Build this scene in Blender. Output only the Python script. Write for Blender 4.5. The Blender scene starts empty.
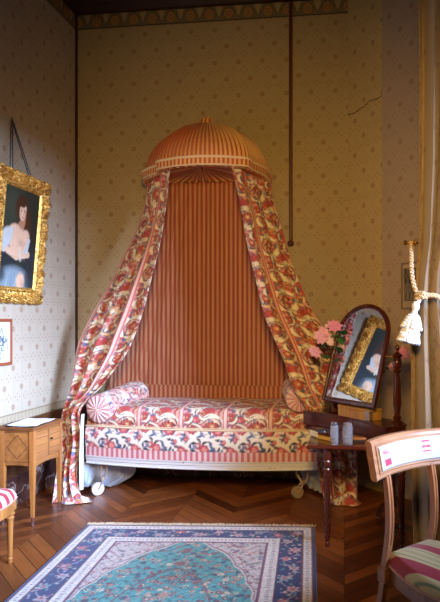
import bpy, math, random
import numpy as np
from mathutils import Vector, Matrix
random.seed(7); np.random.seed(7)
PI = math.pi
SC = bpy.context.scene
COL = SC.collection

# ------------------------------------------------------------------ basics
def s2l(c):
    c = np.asarray(c, float) / 255.0
    return np.where(c <= .04045, c / 12.92, ((c + .055) / 1.055) ** 2.4)
def lin(r, g, b): 
    q = s2l((r, g, b)); return (float(q[0]), float(q[1]), float(q[2]), 1.0)
def sm(a, b, x):
    t = np.clip((x - a) / (b - a), 0, 1); return t * t * (3 - 2 * t)

class MB:
    """collects geometry of ONE mesh object (world or local coordinates)"""
    def __init__(s): s.v = []; s.f = []; s.m = []; s.uv = []; s.c = []; s.n = 0
    def add(s, V, F, mi=0, uv=None, col=None):
        V = np.asarray(V, float).reshape(-1, 3); k = s.n
        s.v.append(V); s.n += len(V)
        s.f += [tuple(i + k for i in f) for f in F]; s.m += [mi] * len(F)
        s.uv.append(np.zeros((len(V), 3)) if uv is None else np.asarray(uv, float))
        s.c.append(np.ones((len(V), 3)) if col is None else np.asarray(col, float))
        return s
    def grid(s, X, Y, Z, uv=None, col=None, mi=0, closeu=False, closev=False):
        nv, nu = X.shape
        V = np.stack([X, Y, Z], -1).reshape(-1, 3); F = []
        for j in range(nv if closev else nv - 1):
            j2 = (j + 1) % nv
            for i in range(nu if closeu else nu - 1):
                i2 = (i + 1) % nu
                F.append((j * nu + i, j * nu + i2, j2 * nu + i2, j2 * nu + i))
        u3 = None
        if uv is not None: u3 = np.stack([uv[0].ravel(), uv[1].ravel(), np.zeros(X.size)], -1)
        return s.add(V, F, mi, u3, None if col is None else col.reshape(-1, 3))
    def box(s, x0, x1, y0, y1, z0, z1, mi=0, M=None, bev=0.0):
        c = [(x, y, z) for z in (z0, z1) for y in (y0, y1) for x in (x0, x1)]
        if bev > 0:
            # chamfered box: 24 verts
            V = []; idx = {}
            hx, hy, hz = (x1 - x0) / 2, (y1 - y0) / 2, (z1 - z0) / 2
            cx, cy, cz = (x0 + x1) / 2, (y0 + y1) / 2, (z0 + z1) / 2
            b = min(bev, hx * .9, hy * .9, hz * .9)
            for sx in (-1, 1):
                for sy in (-1, 1):
                    for sz in (-1, 1):
                        for a in range(3):
                            h = [hx - b, hy - b, hz - b]; h[a] += b
                            idx[(sx, sy, sz, a)] = len(V)
                            V.append((cx + sx * h[0], cy + sy * h[1], cz + sz * h[2]))
            F = []
            for a in range(3):
                for sg in (-1, 1):
                    q = []
                    for (p, r) in ((-1, -1), (1, -1), (1, 1), (-1, 1)):
                        k = [0, 0, 0]; k[a] = sg; k[(a + 1) % 3] = p; k[(a + 2) % 3] = r
                        q.append(idx[(k[0], k[1], k[2], a)])
                    F.append(tuple(q) if sg > 0 else tuple(q[::-1]))
            for a in range(3):
                b1, b2 = (a + 1) % 3, (a + 2) % 3
                for p in (-1, 1):
                    for r in (-1, 1):
                        ks = []
                        for sg in (-1, 1):
                            k = [0, 0, 0]; k[a] = sg; k[b1] = p; k[b2] = r; ks.append(tuple(k))
                        q = (idx[ks[0] + (b1,)], idx[ks[1] + (b1,)], idx[ks[1] + (b2,)], idx[ks[0] + (b2,)])
                        F.append(q if p * r > 0 else q[::-1])
            for sx in (-1, 1):
                for sy in (-1, 1):
                    for sz in (-1, 1):
                        q = tuple(idx[(sx, sy, sz, a)] for a in range(3))
                        F.append(q if sx * sy * sz > 0 else q[::-1])
        else:
            V = c; F = [(0, 2, 3, 1), (4, 5, 7, 6), (0, 1, 5, 4), (2, 6, 7, 3), (0, 4, 6, 2), (1, 3, 7, 5)]
        V = np.array(V, float)
        uv = V.copy()
        if M is not None: V = V @ np.array(M.to_3x3()).T + np.array(M.translation)
        return s.add(V, F, mi, uv)
    def lathe(s, prof, cx, cy, n=20, mi=0, flute=None, M=None, sx=1, sy=1):
        """prof: (r,z) list; flute=(z0,z1,count,depth)"""
        P = np.array(prof, float)
        if flute is not None:                      # subdivide the fluted part
            pass
        th = np.linspace(0, 2 * PI, n, endpoint=False)
        R = np.repeat(P[:, 0:1], n, 1); Z = np.repeat(P[:, 1:2], n, 1)
        if flute is not None:
            z0, z1, k, dp = flute
            w = ((Z > z0) & (Z < z1)).astype(float)
            R = R * (1 - dp * w * (0.5 + .5 * np.cos(k * th))[None, :])
        X = cx + R * np.cos(th) * sx; Y = cy + R * np.sin(th) * sy
        V = np.stack([X, Y, Z], -1).reshape(-1, 3)
        if M is not None: V = V @ np.array(M.to_3x3()).T + np.array(M.translation)
        nv = len(P); F = []
        for j in range(nv - 1):
            for i in range(n):
                i2 = (i + 1) % n; F.append((j * n + i, j * n + i2, (j + 1) * n + i2, (j + 1) * n + i))
        F.append(tuple(range(n))[::-1]); F.append(tuple((nv - 1) * n + i for i in range(n)))
        return s.add(V, F, mi, V.copy())
    def tube(s, pts, r, n=8, mi=0, closed=False, flat=None):
        """round tube along points; r a number or list; flat=(a,b) scales in the frame axes"""
        P = [Vector(p) for p in pts]; m = len(P)
        rr = [r] * m if not hasattr(r, '__len__') else list(r)
        V = []; F = []; nrm = None
        for i, p in enumerate(P):
            a = P[(i - 1) % m] if (i > 0 or closed) else P[0]
            b = P[(i + 1) % m] if (i < m - 1 or closed) else P[-1]
            t = (b - a).normalized()
            if nrm is None:
                nrm = t.orthogonal().normalized() if flat is None else None
                if nrm is None:
                    nrm = Vector(flat[2]) - t * t.dot(Vector(flat[2])); nrm.normalize()
            nrm = (nrm - t * t.dot(nrm)).normalized(); bn = t.cross(nrm)
            fa, fb = (1, 1) if flat is None else flat[:2]
            for k in range(n):
                q = 2 * PI * k / n
                V.append(p + nrm * (math.cos(q) * rr[i] * fa) + bn * (math.sin(q) * rr[i] * fb))
        for i in range(m if closed else m - 1):
            i2 = (i + 1) % m
            for k in range(n):
                k2 = (k + 1) % n; F.append((i * n + k, i * n + k2, i2 * n + k2, i2 * n + k))
        if not closed:
            F.append(tuple(range(n))[::-1]); F.append(tuple((m - 1) * n + k for k in range(n)))
        return s.add([tuple(v) for v in V], F, mi, [tuple(v) for v in V])
    def prism(s, poly, z0, z1, mi=0, M=None):
        n = len(poly)
        V = np.array([(x, y, z0) for x, y in poly] + [(x, y, z1) for x, y in poly], float)
        F = [tuple(range(n))[::-1], tuple(range(n, 2 * n))] + [(i, (i + 1) % n, n + (i + 1) % n, n + i) for i in range(n)]
        uv = V.copy()
        if M is not None: V = V @ np.array(M.to_3x3()).T + np.array(M.translation)
        return s.add(V, F, mi, uv)
    def ball(s, c, r, n=12, m=8, mi=0, sc=(1, 1, 1), M=None):
        pr = [(max(1e-4, math.sin(PI * j / m)) * r, -math.cos(PI * j / m) * r) for j in range(m + 1)]
        th = np.linspace(0, 2 * PI, n, endpoint=False)
        V = np.array([(a * math.cos(t) * sc[0], a * math.sin(t) * sc[1], z * sc[2]) for a, z in pr for t in th])
        if M is not None: V = V @ np.array(M.to_3x3()).T
        V = V + np.array(c)
        F = [(j * n + i, j * n + (i + 1) % n, (j + 1) * n + (i + 1) % n, (j + 1) * n + i) for j in range(m) for i in range(n)]
        return s.add(V, F, mi, V.copy())
    def build(s, name, mats, parent=None, smooth=True, angle=40, solid=0, bevel=0, sub=0):
        me = bpy.data.meshes.new(name)
        V = np.concatenate(s.v); me.from_pydata(V.tolist(), [], s.f); 
        if not isinstance(mats, (list, tuple)): mats = [mats]
        for m in mats: me.materials.append(m)
        me.polygons.foreach_set('material_index', s.m)
        a = me.attributes.new('uvw', 'FLOAT_VECTOR', 'POINT'); a.data.foreach_set('vector', np.concatenate(s.uv).ravel())
        c = me.attributes.new('Col', 'FLOAT_COLOR', 'POINT')
        C = np.concatenate(s.c); c.data.foreach_set('color', np.concatenate([C, np.ones((len(C), 1))], 1).ravel())
        me.update(); me.validate()
        if smooth:
            me.polygons.foreach_set('use_smooth', [True] * len(me.polygons))
            if angle < 180: me.set_sharp_from_angle(angle=math.radians(angle))
        o = bpy.data.objects.new(name, me); COL.objects.link(o)
        if parent is not None: attach(o, parent)
        if bevel: 
            b = o.modifiers.new('Bevel', 'BEVEL'); b.width = bevel; b.segments = 2; b.limit_method = 'ANGLE'
        if solid: 
            b = o.modifiers.new('Solidify', 'SOLIDIFY'); b.thickness = solid; b.offset = 0
        if sub:
            b = o.modifiers.new('Subdivision', 'SUBSURF'); b.levels = sub; b.render_levels = sub
        return o

def basis(o):
    return Matrix.LocRotScale(o.location, o.rotation_euler, o.scale)
def wmat(o):
    m = basis(o)
    return m if o.parent is None else wmat(o.parent) @ o.matrix_parent_inverse @ m
def attach(o, p):
    o.parent = p; o.matrix_parent_inverse = wmat(p).inverted()
def tag(o, label=None, cat=None, group=None, kind=None):
    if label: o['label'] = label
    if cat: o['category'] = cat
    if group: o['group'] = group
    if kind: o['kind'] = kind
    return o
def thing(name, label, cat, loc=(0, 0, 0), group=None):
    o = bpy.data.objects.new(name, None); COL.objects.link(o); o.location = loc; o.empty_display_size = .05
    return tag(o, label, cat, group)
def struct(o): o['kind'] = 'structure'; return o
def copy_tree(o, parent=None):
    c = o.copy(); COL.objects.link(c)
    if parent is not None: c.parent = parent
    for ch in [x for x in bpy.data.objects if x.parent == o]: copy_tree(ch, c)
    return c

# ------------------------------------------------------------------ node expressions
class NT:
    def __init__(s, name):
        s.mat = bpy.data.materials.new(name); s.mat.use_nodes = True; s.t = s.mat.node_tree; s.t.nodes.clear()
        s.out = s.t.nodes.new('ShaderNodeOutputMaterial'); s.b = s.t.nodes.new('ShaderNodeBsdfPrincipled')
        s.t.links.new(s.b.outputs[0], s.out.inputs[0])
    def link(s, v, inp):
        if isinstance(v, EX): s.t.links.new(v.s, inp)
        elif isinstance(v, (tuple, list)): inp.default_value = v
        elif hasattr(v, 'is_output'): s.t.links.new(v, inp)
        else: inp.default_value = v
    def math(s, op, *a, clamp=False):
        n = s.t.nodes.new('ShaderNodeMath'); n.operation = op; n.use_clamp = clamp
        for i, v in enumerate(a): s.link(v, n.inputs[i])
        return EX(s, n.outputs[0])
    def attr(s, name='uvw'):
        n = s.t.nodes.new('ShaderNodeAttribute'); n.attribute_name = name; return n
    def xyz(s, sock):
        n = s.t.nodes.new('ShaderNodeSeparateXYZ'); s.t.links.new(sock, n.inputs[0]); return [EX(s, o) for o in n.outputs]
    def vec(s, x, y, z):
        n = s.t.nodes.new('ShaderNodeCombineXYZ')
        for i, v in enumerate((x, y, z)): s.link(v, n.inputs[i])
        return n.outputs[0]
    def uvw(s): return s.xyz(s.attr('uvw').outputs['Vector'])
    def obj(s):
        n = s.t.nodes.new('ShaderNodeTexCoord'); return n.outputs['Object']
    def noise(s, vec, scale, detail=3, rough=.5, color=False):
        n = s.t.nodes.new('ShaderNodeTexNoise'); s.t.links.new(vec, n.inputs['Vector'])
        n.inputs['Scale'].default_value = scale; n.inputs['Detail'].default_value = detail; n.inputs['Roughness'].default_value = rough
        return n.outputs['Color'] if color else EX(s, n.outputs['Fac'])
    def white(s, vec):
        n = s.t.nodes.new('ShaderNodeTexWhiteNoise'); n.noise_dimensions = '3D'; s.t.links.new(vec, n.inputs['Vector']); return EX(s, n.outputs['Value'])
    def mix(s, f, a, b, mode='MIX'):
        n = s.t.nodes.new('ShaderNodeMix'); n.data_type = 'RGBA'; n.blend_type = mode
        s.link(f, n.inputs[0]); s.link(a, n.inputs[6]); s.link(b, n.inputs[7]); return n.outputs[2]
    def ramp(s, f, stops):
        n = s.t.nodes.new('ShaderNodeValToRGB'); s.link(f, n.inputs[0]); r = n.color_ramp
        while len(r.elements) > 1: r.elements.remove(r.elements[-1])
        r.elements[0].position = stops[0][0]; r.elements[0].color = stops[0][1]
        for p, c in stops[1:]: e = r.elements.new(p); e.color = c
        return n.outputs[0]
    def bump(s, h, strength=.3, dist=.01):
        n = s.t.nodes.new('ShaderNodeBump'); n.inputs['Strength'].default_value = strength; n.inputs['Distance'].default_value = dist
        s.link(h, n.inputs['Height']); s.t.links.new(n.outputs[0], s.b.inputs['Normal'])
    def set(s, **k):
        for a, v in k.items():
            s.link(v, s.b.inputs[{'color': 'Base Color', 'rough': 'Roughness', 'metal': 'Metallic', 'spec': 'Specular IOR Level', 'coat': 'Coat Weight',
                'crough': 'Coat Roughness', 'sheen': 'Sheen Weight', 'trans': 'Transmission Weight', 'ior': 'IOR'}[a]])
        return s.mat
class EX:
    def __init__(s, t, so): s.t = t; s.s = so
    def __add__(s, o): return s.t.math('ADD', s, o)
    __radd__ = __add__
    def __sub__(s, o): return s.t.math('SUBTRACT', s, o)
    def __rsub__(s, o): return s.t.math('SUBTRACT', o, s)
    def __mul__(s, o): return s.t.math('MULTIPLY', s, o)
    __rmul__ = __mul__
    def __truediv__(s, o): return s.t.math('DIVIDE', s, o)
    def __abs__(s): return s.t.math('ABSOLUTE', s)
    def mod(s, p): return s.t.math('FLOORED_MODULO', s, p)
    def cell(s, p, o=0.0): return s.t.math('FLOORED_MODULO', s + (o + p / 2), p) - p / 2   # signed distance to nearest multiple
    def floor(s): return s.t.math('FLOOR', s)
    def hyp(s, o): return s.t.math('SQRT', s * s + o * o)
    def min(s, o): return s.t.math('MINIMUM', s, o)
    def max(s, o): return s.t.math('MAXIMUM', s, o)
    def lt(s, v, soft):   # 1 where s < v
        return s.t.math('MULTIPLY_ADD', s, -1.0 / soft, v / soft + .5, clamp=True)
    def gt(s, v, soft): return s.t.math('MULTIPLY_ADD', s, 1.0 / soft, -v / soft + .5, clamp=True)

def simple(name, rgb, rough=.5, metal=0, noise=0, nscale=20, spec=.5, **k):
    t = NT(name)
    c = lin(*rgb)
    if noise:
        f = t.noise(t.obj(), nscale, 4)
        d = tuple(x * (1 - noise) for x in c[:3]) + (1,); l = tuple(min(1, x * (1 + noise)) for x in c[:3]) + (1,)
        c = t.mix(f, d, l)
    return t.set(color=c, rough=rough, metal=metal, spec=spec, **k)

def wood(name, dark, light, rough=.35, axis='z', scale=6, coat=0.0, stretch=12):
    t = NT(name); x, y, z = t.xyz(t.obj())
    sc = {'x': (1 / stretch, 1, 1), 'y': (1, 1 / stretch, 1), 'z': (1, 1, 1 / stretch)}[axis]
    v = t.vec(x * sc[0], y * sc[1], z * sc[2])
    n1 = t.noise(v, scale * 6, 5, .65); n2 = t.noise(v, scale * 1.2, 2)
    f = n1 * .65 + n2 * .35
    c = t.ramp(f, [(.3, lin(*dark)), (.7, lin(*light))])
    t.bump(n1, .08, .004)
    return t.set(color=c, rough=rough, coat=coat, crough=.15)

def vcol(name, rough=.85, sheen=.0, bumpn=True, spec=.25):
    t = NT(name); c = t.attr('Col').outputs['Color']
    if bumpn: t.bump(t.noise(t.obj(), 220, 2), .12, .003)
    return t.set(color=c, rough=rough, sheen=sheen, spec=spec)

# ------------------------------------------------------------------ materials
def wallpaper(name, base, ink, stripe, frieze=True, border=True, line=None):
    t = NT(name); u, v, w = t.uvw(); ob = t.obj()
    m_ring = None
    for ou, ov in ((0, 0), (.113, .155)):
        r = u.cell(.226, ou).hyp(v.cell(.31, ov))
        a = abs(r - .0155).lt(.0055, .006).max(r.lt(.006, .005))
        m_ring = a if m_ring is None else m_ring.max(a)
    ax = abs(u.cell(.113, .0565)); ay = abs(v.cell(.155, .0775))
    dd = (ax - .025).hyp(ay).min(ax.hyp(ay - .025))
    m_dot = dd.lt(.007, .005)
    m_str = abs(u.cell(.113, 0)).lt(.006, .008) * .35 + abs(u.cell(.113, .028)).lt(.012, .02) * .12
    dirt = t.noise(ob, 1.3, 5, .6); fine = t.noise(ob, 60, 2)
    c = t.mix(m_str, base, stripe)
    c = t.mix(m_ring * (fine * .5 + .45), c, ink)
    c = t.mix(m_dot * .6, c, ink)
    c = t.mix(dirt.gt(.5, .5) * .35, c, tuple(q * .72 for q in base[:3]) + (1,))
    if border:
        bd = v.lt(.725, .006)
        pt = abs(u.cell(.05, 0) + abs(v - .69) * .6).lt(.012, .008)
        c = t.mix(bd, c, t.mix(pt * .22, lin(174, 158, 130), lin(120, 100, 76)))
        c = t.mix(abs(v - .722).lt(.005, .004), c, lin(140, 122, 94))
    if frieze:
        fr = v.gt(4.27, .006)
        e = (u.cell(.185, 0) / .045).hyp((v - 4.335) / .05)
        ov = abs(e - .72).lt(.18, .12).max(e.lt(.28, .15))
        p = abs(u.cell(.185, .0925)); pz = v - 4.30
        pal = (p - pz * .32).lt(.002, .01) * pz.gt(0, .01)
        pal2 = abs(p - pz * .8).lt(.006, .006) * pz.gt(-.01, .01)
        fc = t.mix(pal, lin(122, 108, 80), lin(168, 144, 98)); fc = t.mix(pal2 * .5, fc, lin(84, 74, 56)); fc = t.mix(ov, fc, lin(178, 122, 66))
        c = t.mix(fr, c, fc)
        c = t.mix(abs(v - 4.272).lt(.006, .004), c, lin(85, 72, 50))
    if line is not None:   # an old crack running up across the paper
        z0, sl = line
        k = abs(v - z0 - u * sl - (t.noise(ob, 7, 3) - .5) * .11).lt(.005, .005)
        c = t.mix(k * .8, c, lin(45, 35, 25))
    t.bump(fine, .05, .003)
    return t.set(color=c, rough=.8, spec=.2)
BASE = lin(172, 153, 114)
M_wall = wallpaper('wallpaper', BASE, lin(132, 80, 48), lin(170, 150, 118))
M_wallL = wallpaper('wallpaper_daylit', lin(186, 171, 148), lin(134, 88, 60), lin(160, 142, 116))  # same paper as the back wall, daylight put into a paler, greyer colour
M_wallA = wallpaper('wallpaper_return', lin(194, 172, 122), lin(130, 84, 54), lin(170, 150, 118), frieze=False, border=False, line=(3.385, -.10))  # back-wall paper in a brighter copy: the light on this return is in the colour
M_wallB = wallpaper('wallpaper_grey', lin(176, 156, 138), lin(134, 98, 80), lin(165, 146, 126), frieze=False, border=False)
M_plain = simple('plaster', (190, 178, 155), .9, noise=.1, nscale=4)
M_dado = wood('dado_wood', (62, 36, 20), (112, 70, 40), .45, 'y', 4)
M_marble = None
def marble():
    t = NT('dark_marble'); n = t.noise(t.obj(), 9, 6, .65); v = abs(t.noise(t.obj(), 5, 5, .6) - .5)
    c = t.ramp(n, [(.35, lin(48, 26, 24)), (.65, lin(84, 52, 44))]); c = t.mix(v.lt(.012, .012) * .7, c, lin(150, 130, 120))
    return t.set(color=c, rough=.3)
M_marble = marble()
M_cornice = wood('cornice_wood', (38, 18, 12), (66, 32, 20), .5, 'x', 4)
M_batten = simple('red_brown_batten', (84, 38, 28), .5, noise=.15)

def floor_mat():
    t = NT('parquet'); x, y, z = t.xyz(t.obj())
    W = .42; B = .125
    xm = (x + y * .03).mod(2 * W); tri = abs(xm - W)
    s = (y + tri) / B; col = ((x + y * .03) / W).floor()
    idn = t.white(t.vec(s.floor(), col, 0.0))
    fr = s.mod(1.0); e = fr.min(1.0 - fr); e2 = tri.min(W - tri)
    gap = e.lt(.035, .03).max(e2.lt(.0018, .003))
    g = t.noise(t.vec((x - tri) * 5.0, (y + tri) * 26.0, idn * 9.0), 3.0, 5, .65)
    f = g * .6 + idn * .45
    c = t.ramp(f, [(.2, lin(72, 36, 18)), (.5, lin(130, 70, 34)), (.85, lin(180, 108, 54))])
    c = t.mix(gap * .85, c, lin(22, 12, 8))
    w = t.noise(t.obj(), 2.2, 4, .6)
    c = t.mix(w.gt(.55, .3) * .35, c, lin(60, 34, 20))
    t.bump((1.0 - gap) * .6 + g * .25, .35, .004)
    return t.set(color=c, rough=w * .25 + .2, spec=.5)
M_floor = floor_mat()

M_mahog = wood('mahogany', (42, 14, 9), (92, 36, 22), .22, 'z', 5, coat=.35)
M_mahogx = wood('mahogany_top', (48, 17, 10), (98, 40, 24), .2, 'x', 5, coat=.4)
M_cherry = wood('cherry_veneer', (132, 76, 34), (188, 122, 62), .35, 'z', 5, coat=.2)
M_cherryh = wood('cherry_veneer_level', (120, 68, 30), (186, 122, 64), .35, 'y', 4, coat=.2)
M_inlay = simple('dark_inlay', (62, 36, 18), .4)
M_walnut = wood('chair_walnut', (110, 64, 36), (176, 116, 72), .35, 'z', 6, coat=.25)
M_walnuth = wood('chair_walnut_rail', (112, 72, 48), (178, 128, 92), .3, 'x', 6, coat=.35)
M_chwood = wood('honey_wood', (140, 82, 36), (196, 130, 66), .35, 'z', 6, coat=.2)
M_white = None
def painted():
    t = NT('chipped_white_paint'); n = t.noise(t.obj(), 26, 5, .7)
    c = t.mix(n.gt(.66, .05), lin(222, 222, 222), lin(120, 90, 66))
    return t.set(color=c, rough=.5)
M_white = painted()
M_linen = simple('white_linen', (232, 232, 232), .9, noise=.04)
M_greycloth = simple('grey_blue_cloth', (176, 186, 200), .9, noise=.12, nscale=6)
M_rust = simple('rusty_white_iron', (168, 150, 132), .5, .2, noise=.35, nscale=40)
M_iron = simple('dark_iron', (58, 48, 42), .45, .6, noise=.2)
M_gold = None
def gold():
    t = NT('gilt'); n = t.noise(t.obj(), 45, 4, .6)
    c = t.ramp(n, [(.32, lin(124, 78, 24)), (.52, lin(214, 160, 70)), (.75, lin(252, 226, 156))])
    t.bump(n, .25, .006)
    return t.set(color=c, rough=n * .25 + .3, metal=.6)
M_gold = gold()
M_paper = simple('white_paper', (236, 236, 240), .8)
M_cream = simple('cream_fabric_cord', (228, 205, 170), .85, noise=.06)
M_mirror = simple('mirror_glass', (232, 236, 236), .015, 1.0)
M_silver = simple('silver', (200, 200, 205), .25, .95)
M_brass = simple('brass', (180, 130, 60), .35, .9)
M_canvas = vcol('painted_canvas', .5, bumpn=False, spec=.35)
M_rug = vcol('woven_rug', .95, .3, spec=.1)
M_chintz = vcol('printed_chintz', .75, .1)
M_portfr = M_gold
def glass():
    t = NT('clear_glass'); return t.set(color=(.84, .86, .92, 1), rough=.05, trans=.88, ior=1.45)
M_glass = glass()
def stripes(name, a, b, period, duty=.5, thin=None, rough=.8):
    t = NT(name); u, v, w = t.uvw()
    d = abs(u.cell(period, 0))
    f = d.lt(period * duty / 2, period * .12)
    c = t.mix(f, a, b)
    if thin: c = t.mix(abs(d - period * .36).lt(period * .03, period * .03), c, thin)
    n = t.noise(t.obj(), 7, 3)
    c = t.mix(n * .3, c, tuple(q * .75 for q in a[:3]) + (1,))
    t.bump(t.noise(t.obj(), 250, 2), .1, .002)
    return t.set(color=c, rough=rough, spec=.2, sheen=.1)
ROSE = lin(160, 78, 62); SAND = lin(200, 152, 114)
M_stripe = stripes('rose_stripe_cloth', ROSE, SAND, .043, .5, lin(178, 104, 80))
M_stripe_d = stripes('rose_stripe_cloth_dome', lin(188, 98, 62), lin(236, 186, 124), .037, .5, None)
M_stripe_b = stripes('pink_stripe_band', lin(198, 108, 112), lin(232, 204, 198), .046, .5, lin(216, 140, 148))
def seat_stripe(name, base, red, green, period, duty):
    t = NT(name); u, v, w = t.uvw()
    d = abs(u.cell(period, 0)); c = t.mix(d.lt(period * duty / 2, .003), base, red)
    c = t.mix(abs(d - period * (duty / 2 + .12)).lt(.003, .003), c, green)
    c = t.mix(abs(d - period * .47).lt(.003, .003) * .6, c, green)
    t.bump(t.noise(t.obj(), 300, 2), .1, .002)
    return t.set(color=c, rough=.7, sheen=.15)
M_seatR = seat_stripe('red_beige_stripe', lin(200, 180, 128), lin(156, 26, 46), lin(120, 132, 98), .16, .36)
M_seatL = seat_stripe('red_white_stripe', lin(226, 214, 196), lin(178, 32, 52), lin(214, 196, 176), .085, .5)

# ------------------------------------------------------------------ raster patterns
class Tile:
    def __init__(s, w, h, res=320):
        s.w, s.h = w, h; s.nx, s.ny = int(w * res), int(h * res)
        s.X, s.Y = np.meshgrid((np.arange(s.nx) + .5) / res, (np.arange(s.ny) + .5) / res); s.res = res
        s.img = np.zeros((s.ny, s.nx, 3))
    def d(s, cx, cy):
        return ((s.X - cx + s.w / 2) % s.w) - s.w / 2, ((s.Y - cy + s.h / 2) % s.h) - s.h / 2
    def put(s, m, c):
        m = np.clip(m, 0, 1)[..., None]; s.img = s.img * (1 - m) + s2l(c)[None, None, :] * m
    def flower(s, cx, cy, r, cols, k=6, ph=0.):
        dx, dy = s.d(cx, cy); q = np.hypot(dx, dy); a = np.arctan2(dy, dx) + ph
        lob = .8 + .2 * np.abs(np.cos(a * k / 2))
        e = q / (r * lob); px = 1 / s.res / r
        s.put((1.12 - e) / (2 * px), cols[0]); s.put((1 - e) / (2 * px), cols[1]); s.put((.66 - e) / (2 * px), cols[2])
        s.put(((.9 - e) / (2 * px)).clip(0, 1) * (np.abs(np.sin(a * k / 2)) < .22) * (e > .3), cols[0]); s.put((.26 - e) / (2 * px), cols[3])
    def leaf(s, cx, cy, L, wd, ang, c, vein=None):
        dx, dy = s.d(cx, cy); u = dx * math.cos(ang) + dy * math.sin(ang); v = -dx * math.sin(ang) + dy * math.cos(ang)
        w = wd * np.sqrt(np.clip(1 - (u / L) ** 2, 0, 1)) * (1 - .35 * u / L)
        inside = (w - np.abs(v + .3 * u * u / L)) * s.res; s.put(inside, c)
        if vein is not None: s.put((.0016 - np.abs(v + .3 * u * u / L)) * s.res * (np.abs(u) < L * .8), vein)
    def curve(s, pts, wd, c):
        D = np.full(s.X.shape, 9.)
        for (x0, y0), (x1, y1) in zip(pts[:-1], pts[1:]):
            dx, dy = s.d(x0, y0); ex, ey = x1 - x0, y1 - y0; L = ex * ex + ey * ey
            t = np.clip((dx * ex + dy * ey) / L, 0, 1); D = np.minimum(D, np.hypot(dx - t * ex, dy - t * ey))
        s.put((wd / 2 - D) * s.res, c)
    def sample(s, u, v):
        fx = (np.asarray(u) / s.w % 1) * s.nx - .5; fy = (np.asarray(v) / s.h % 1) * s.ny - .5
        x0 = np.floor(fx).astype(int); y0 = np.floor(fy).astype(int); ax = (fx - x0)[..., None]; ay = (fy - y0)[..., None]
        g = lambda j, i: s.img[j % s.ny, i % s.nx]
        return (g(y0, x0) * (1 - ax) + g(y0, x0 + 1) * ax) * (1 - ay) + (g(y0 + 1, x0) * (1 - ax) + g(y0 + 1, x0 + 1) * ax) * ay

CRM = (240, 226, 200); RED = (200, 88, 84); PNK = (226, 150, 146); BLU = (104, 116, 146); NVY = (46, 46, 66); OCH = (216, 152, 96); DRD = (124, 36, 42)
def crescent(t, cx, cy, R, a0, a1, w, c, sh=None):
    """tapered C-shaped leaf scroll"""
    dx, dy = t.d(cx, cy); r = np.hypot(dx, dy); q = (np.arctan2(dy, dx) - a0) % (2 * PI) / (a1 - a0)
    hw = w / 2 * np.sin(PI * np.clip(q, 0, 1)) ** .75 * (q <= 1)
    if sh is not None: t.put((hw + .003 - np.abs(r - R + .002)) * t.res * (q <= 1), sh)
    t.put((hw - np.abs(r - R)) * t.res * (q <= 1), c)
def scroll_tile():
    t = Tile(.36, .50); rg = np.random.RandomState(3)
    n = 420; P = np.stack([rg.rand(n) * .36, rg.rand(n) * .5], 1); d1 = np.full(t.X.shape, 9.); d2 = d1.copy(); idx = np.zeros(t.X.shape, int)
    for i, (x, y) in enumerate(P):
        q = np.hypot(*t.d(x, y)); l = q < d1; d2 = np.where(l, d1, np.minimum(d2, q)); idx = np.where(l, i, idx); d1 = np.where(l, q, d1)
    pal = [RED, PNK, PNK, (128, 124, 140), RED, (190, 84, 80), (224, 176, 150), (212, 108, 100), BLU, RED, PNK, CRM]
    for i in range(n): t.put((idx == i) * 1.0, pal[rg.randint(len(pal))])
    t.put(((d2 - d1) < .0022) * .5, DRD)
    for (cx, cy, sg) in ((.125, .13, 1), (.275, .38, -1)):          # big rings of cream leaves round a bouquet
        for k, (R, a0, a1, w) in enumerate(((.096, .3, 2.5, .044), (.100, 2.2, 4.3, .040), (.094, 4.0, 6.5, .044), (.066, 1.2, 3.0, .022), (.070, 4.4, 6.0, .022))):
            if sg < 0: a0, a1 = PI - a1, PI - a0
            crescent(t, cx, cy, R, a0, a1, w, CRM if k < 3 else (240, 206, 168), NVY)
        t.flower(cx, cy + .012, .042, [DRD, RED, OCH, CRM], 6, sg * .4)
        t.flower(cx + .036 * sg, cy - .036, .022, [NVY, (226, 138, 104), OCH, RED], 5)
        t.flower(cx - .040 * sg, cy - .030, .019, [DRD, PNK, CRM, RED], 5)
        for q in range(8):
            a = q * PI / 4 + .3; t.leaf(cx + .056 * math.cos(a), cy + .058 * math.sin(a), .015, .007, a + 1.1 * sg, [NVY, CRM, BLU, DRD][q % 4])
    for (cx, cy, R, a0, w, c) in ((.29, .12, .050, 0.4, .024, CRM), (.27, .16, .070, 3.6, .022, (236, 206, 160)), (.10, .36, .050, 2.2, .024, CRM), (.12, .33, .078, 5.2, .022, CRM), (.31, .22, .040, 1.6, .020, CRM),
            (.07, .46, .040, 4.0, .020, CRM), (.20, .25, .036, 0.2, .018, OCH), (.21, .49, .040, 3.0, .020, CRM), (.33, .04, .036, 5., .018, (238, 204, 160)), (.18, .0, .03, 1., .016, CRM)):
        crescent(t, cx, cy, R, a0, a0 + 3.0, w * 1.3, c, NVY)
        t.flower(cx, cy, R * .42, [DRD, (206, 90, 70), OCH, CRM], 5, a0)
        for q in range(3): a = a0 + .5 + q; t.leaf(cx + (R + .016) * math.cos(a), cy + (R + .016) * math.sin(a), .012, .006, a + .8, NVY if q % 2 else BLU)
    for a, b, c in ((0, .044, (236, 206, 192)), (.003, .012, (200, 92, 88)), (.017, .0195, PNK), (.0245, .027, PNK), (.032, .041, (200, 92, 88))):
        t.put(((t.X >= a) & (t.X < b)) * 1.0, c)
    return t
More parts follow.
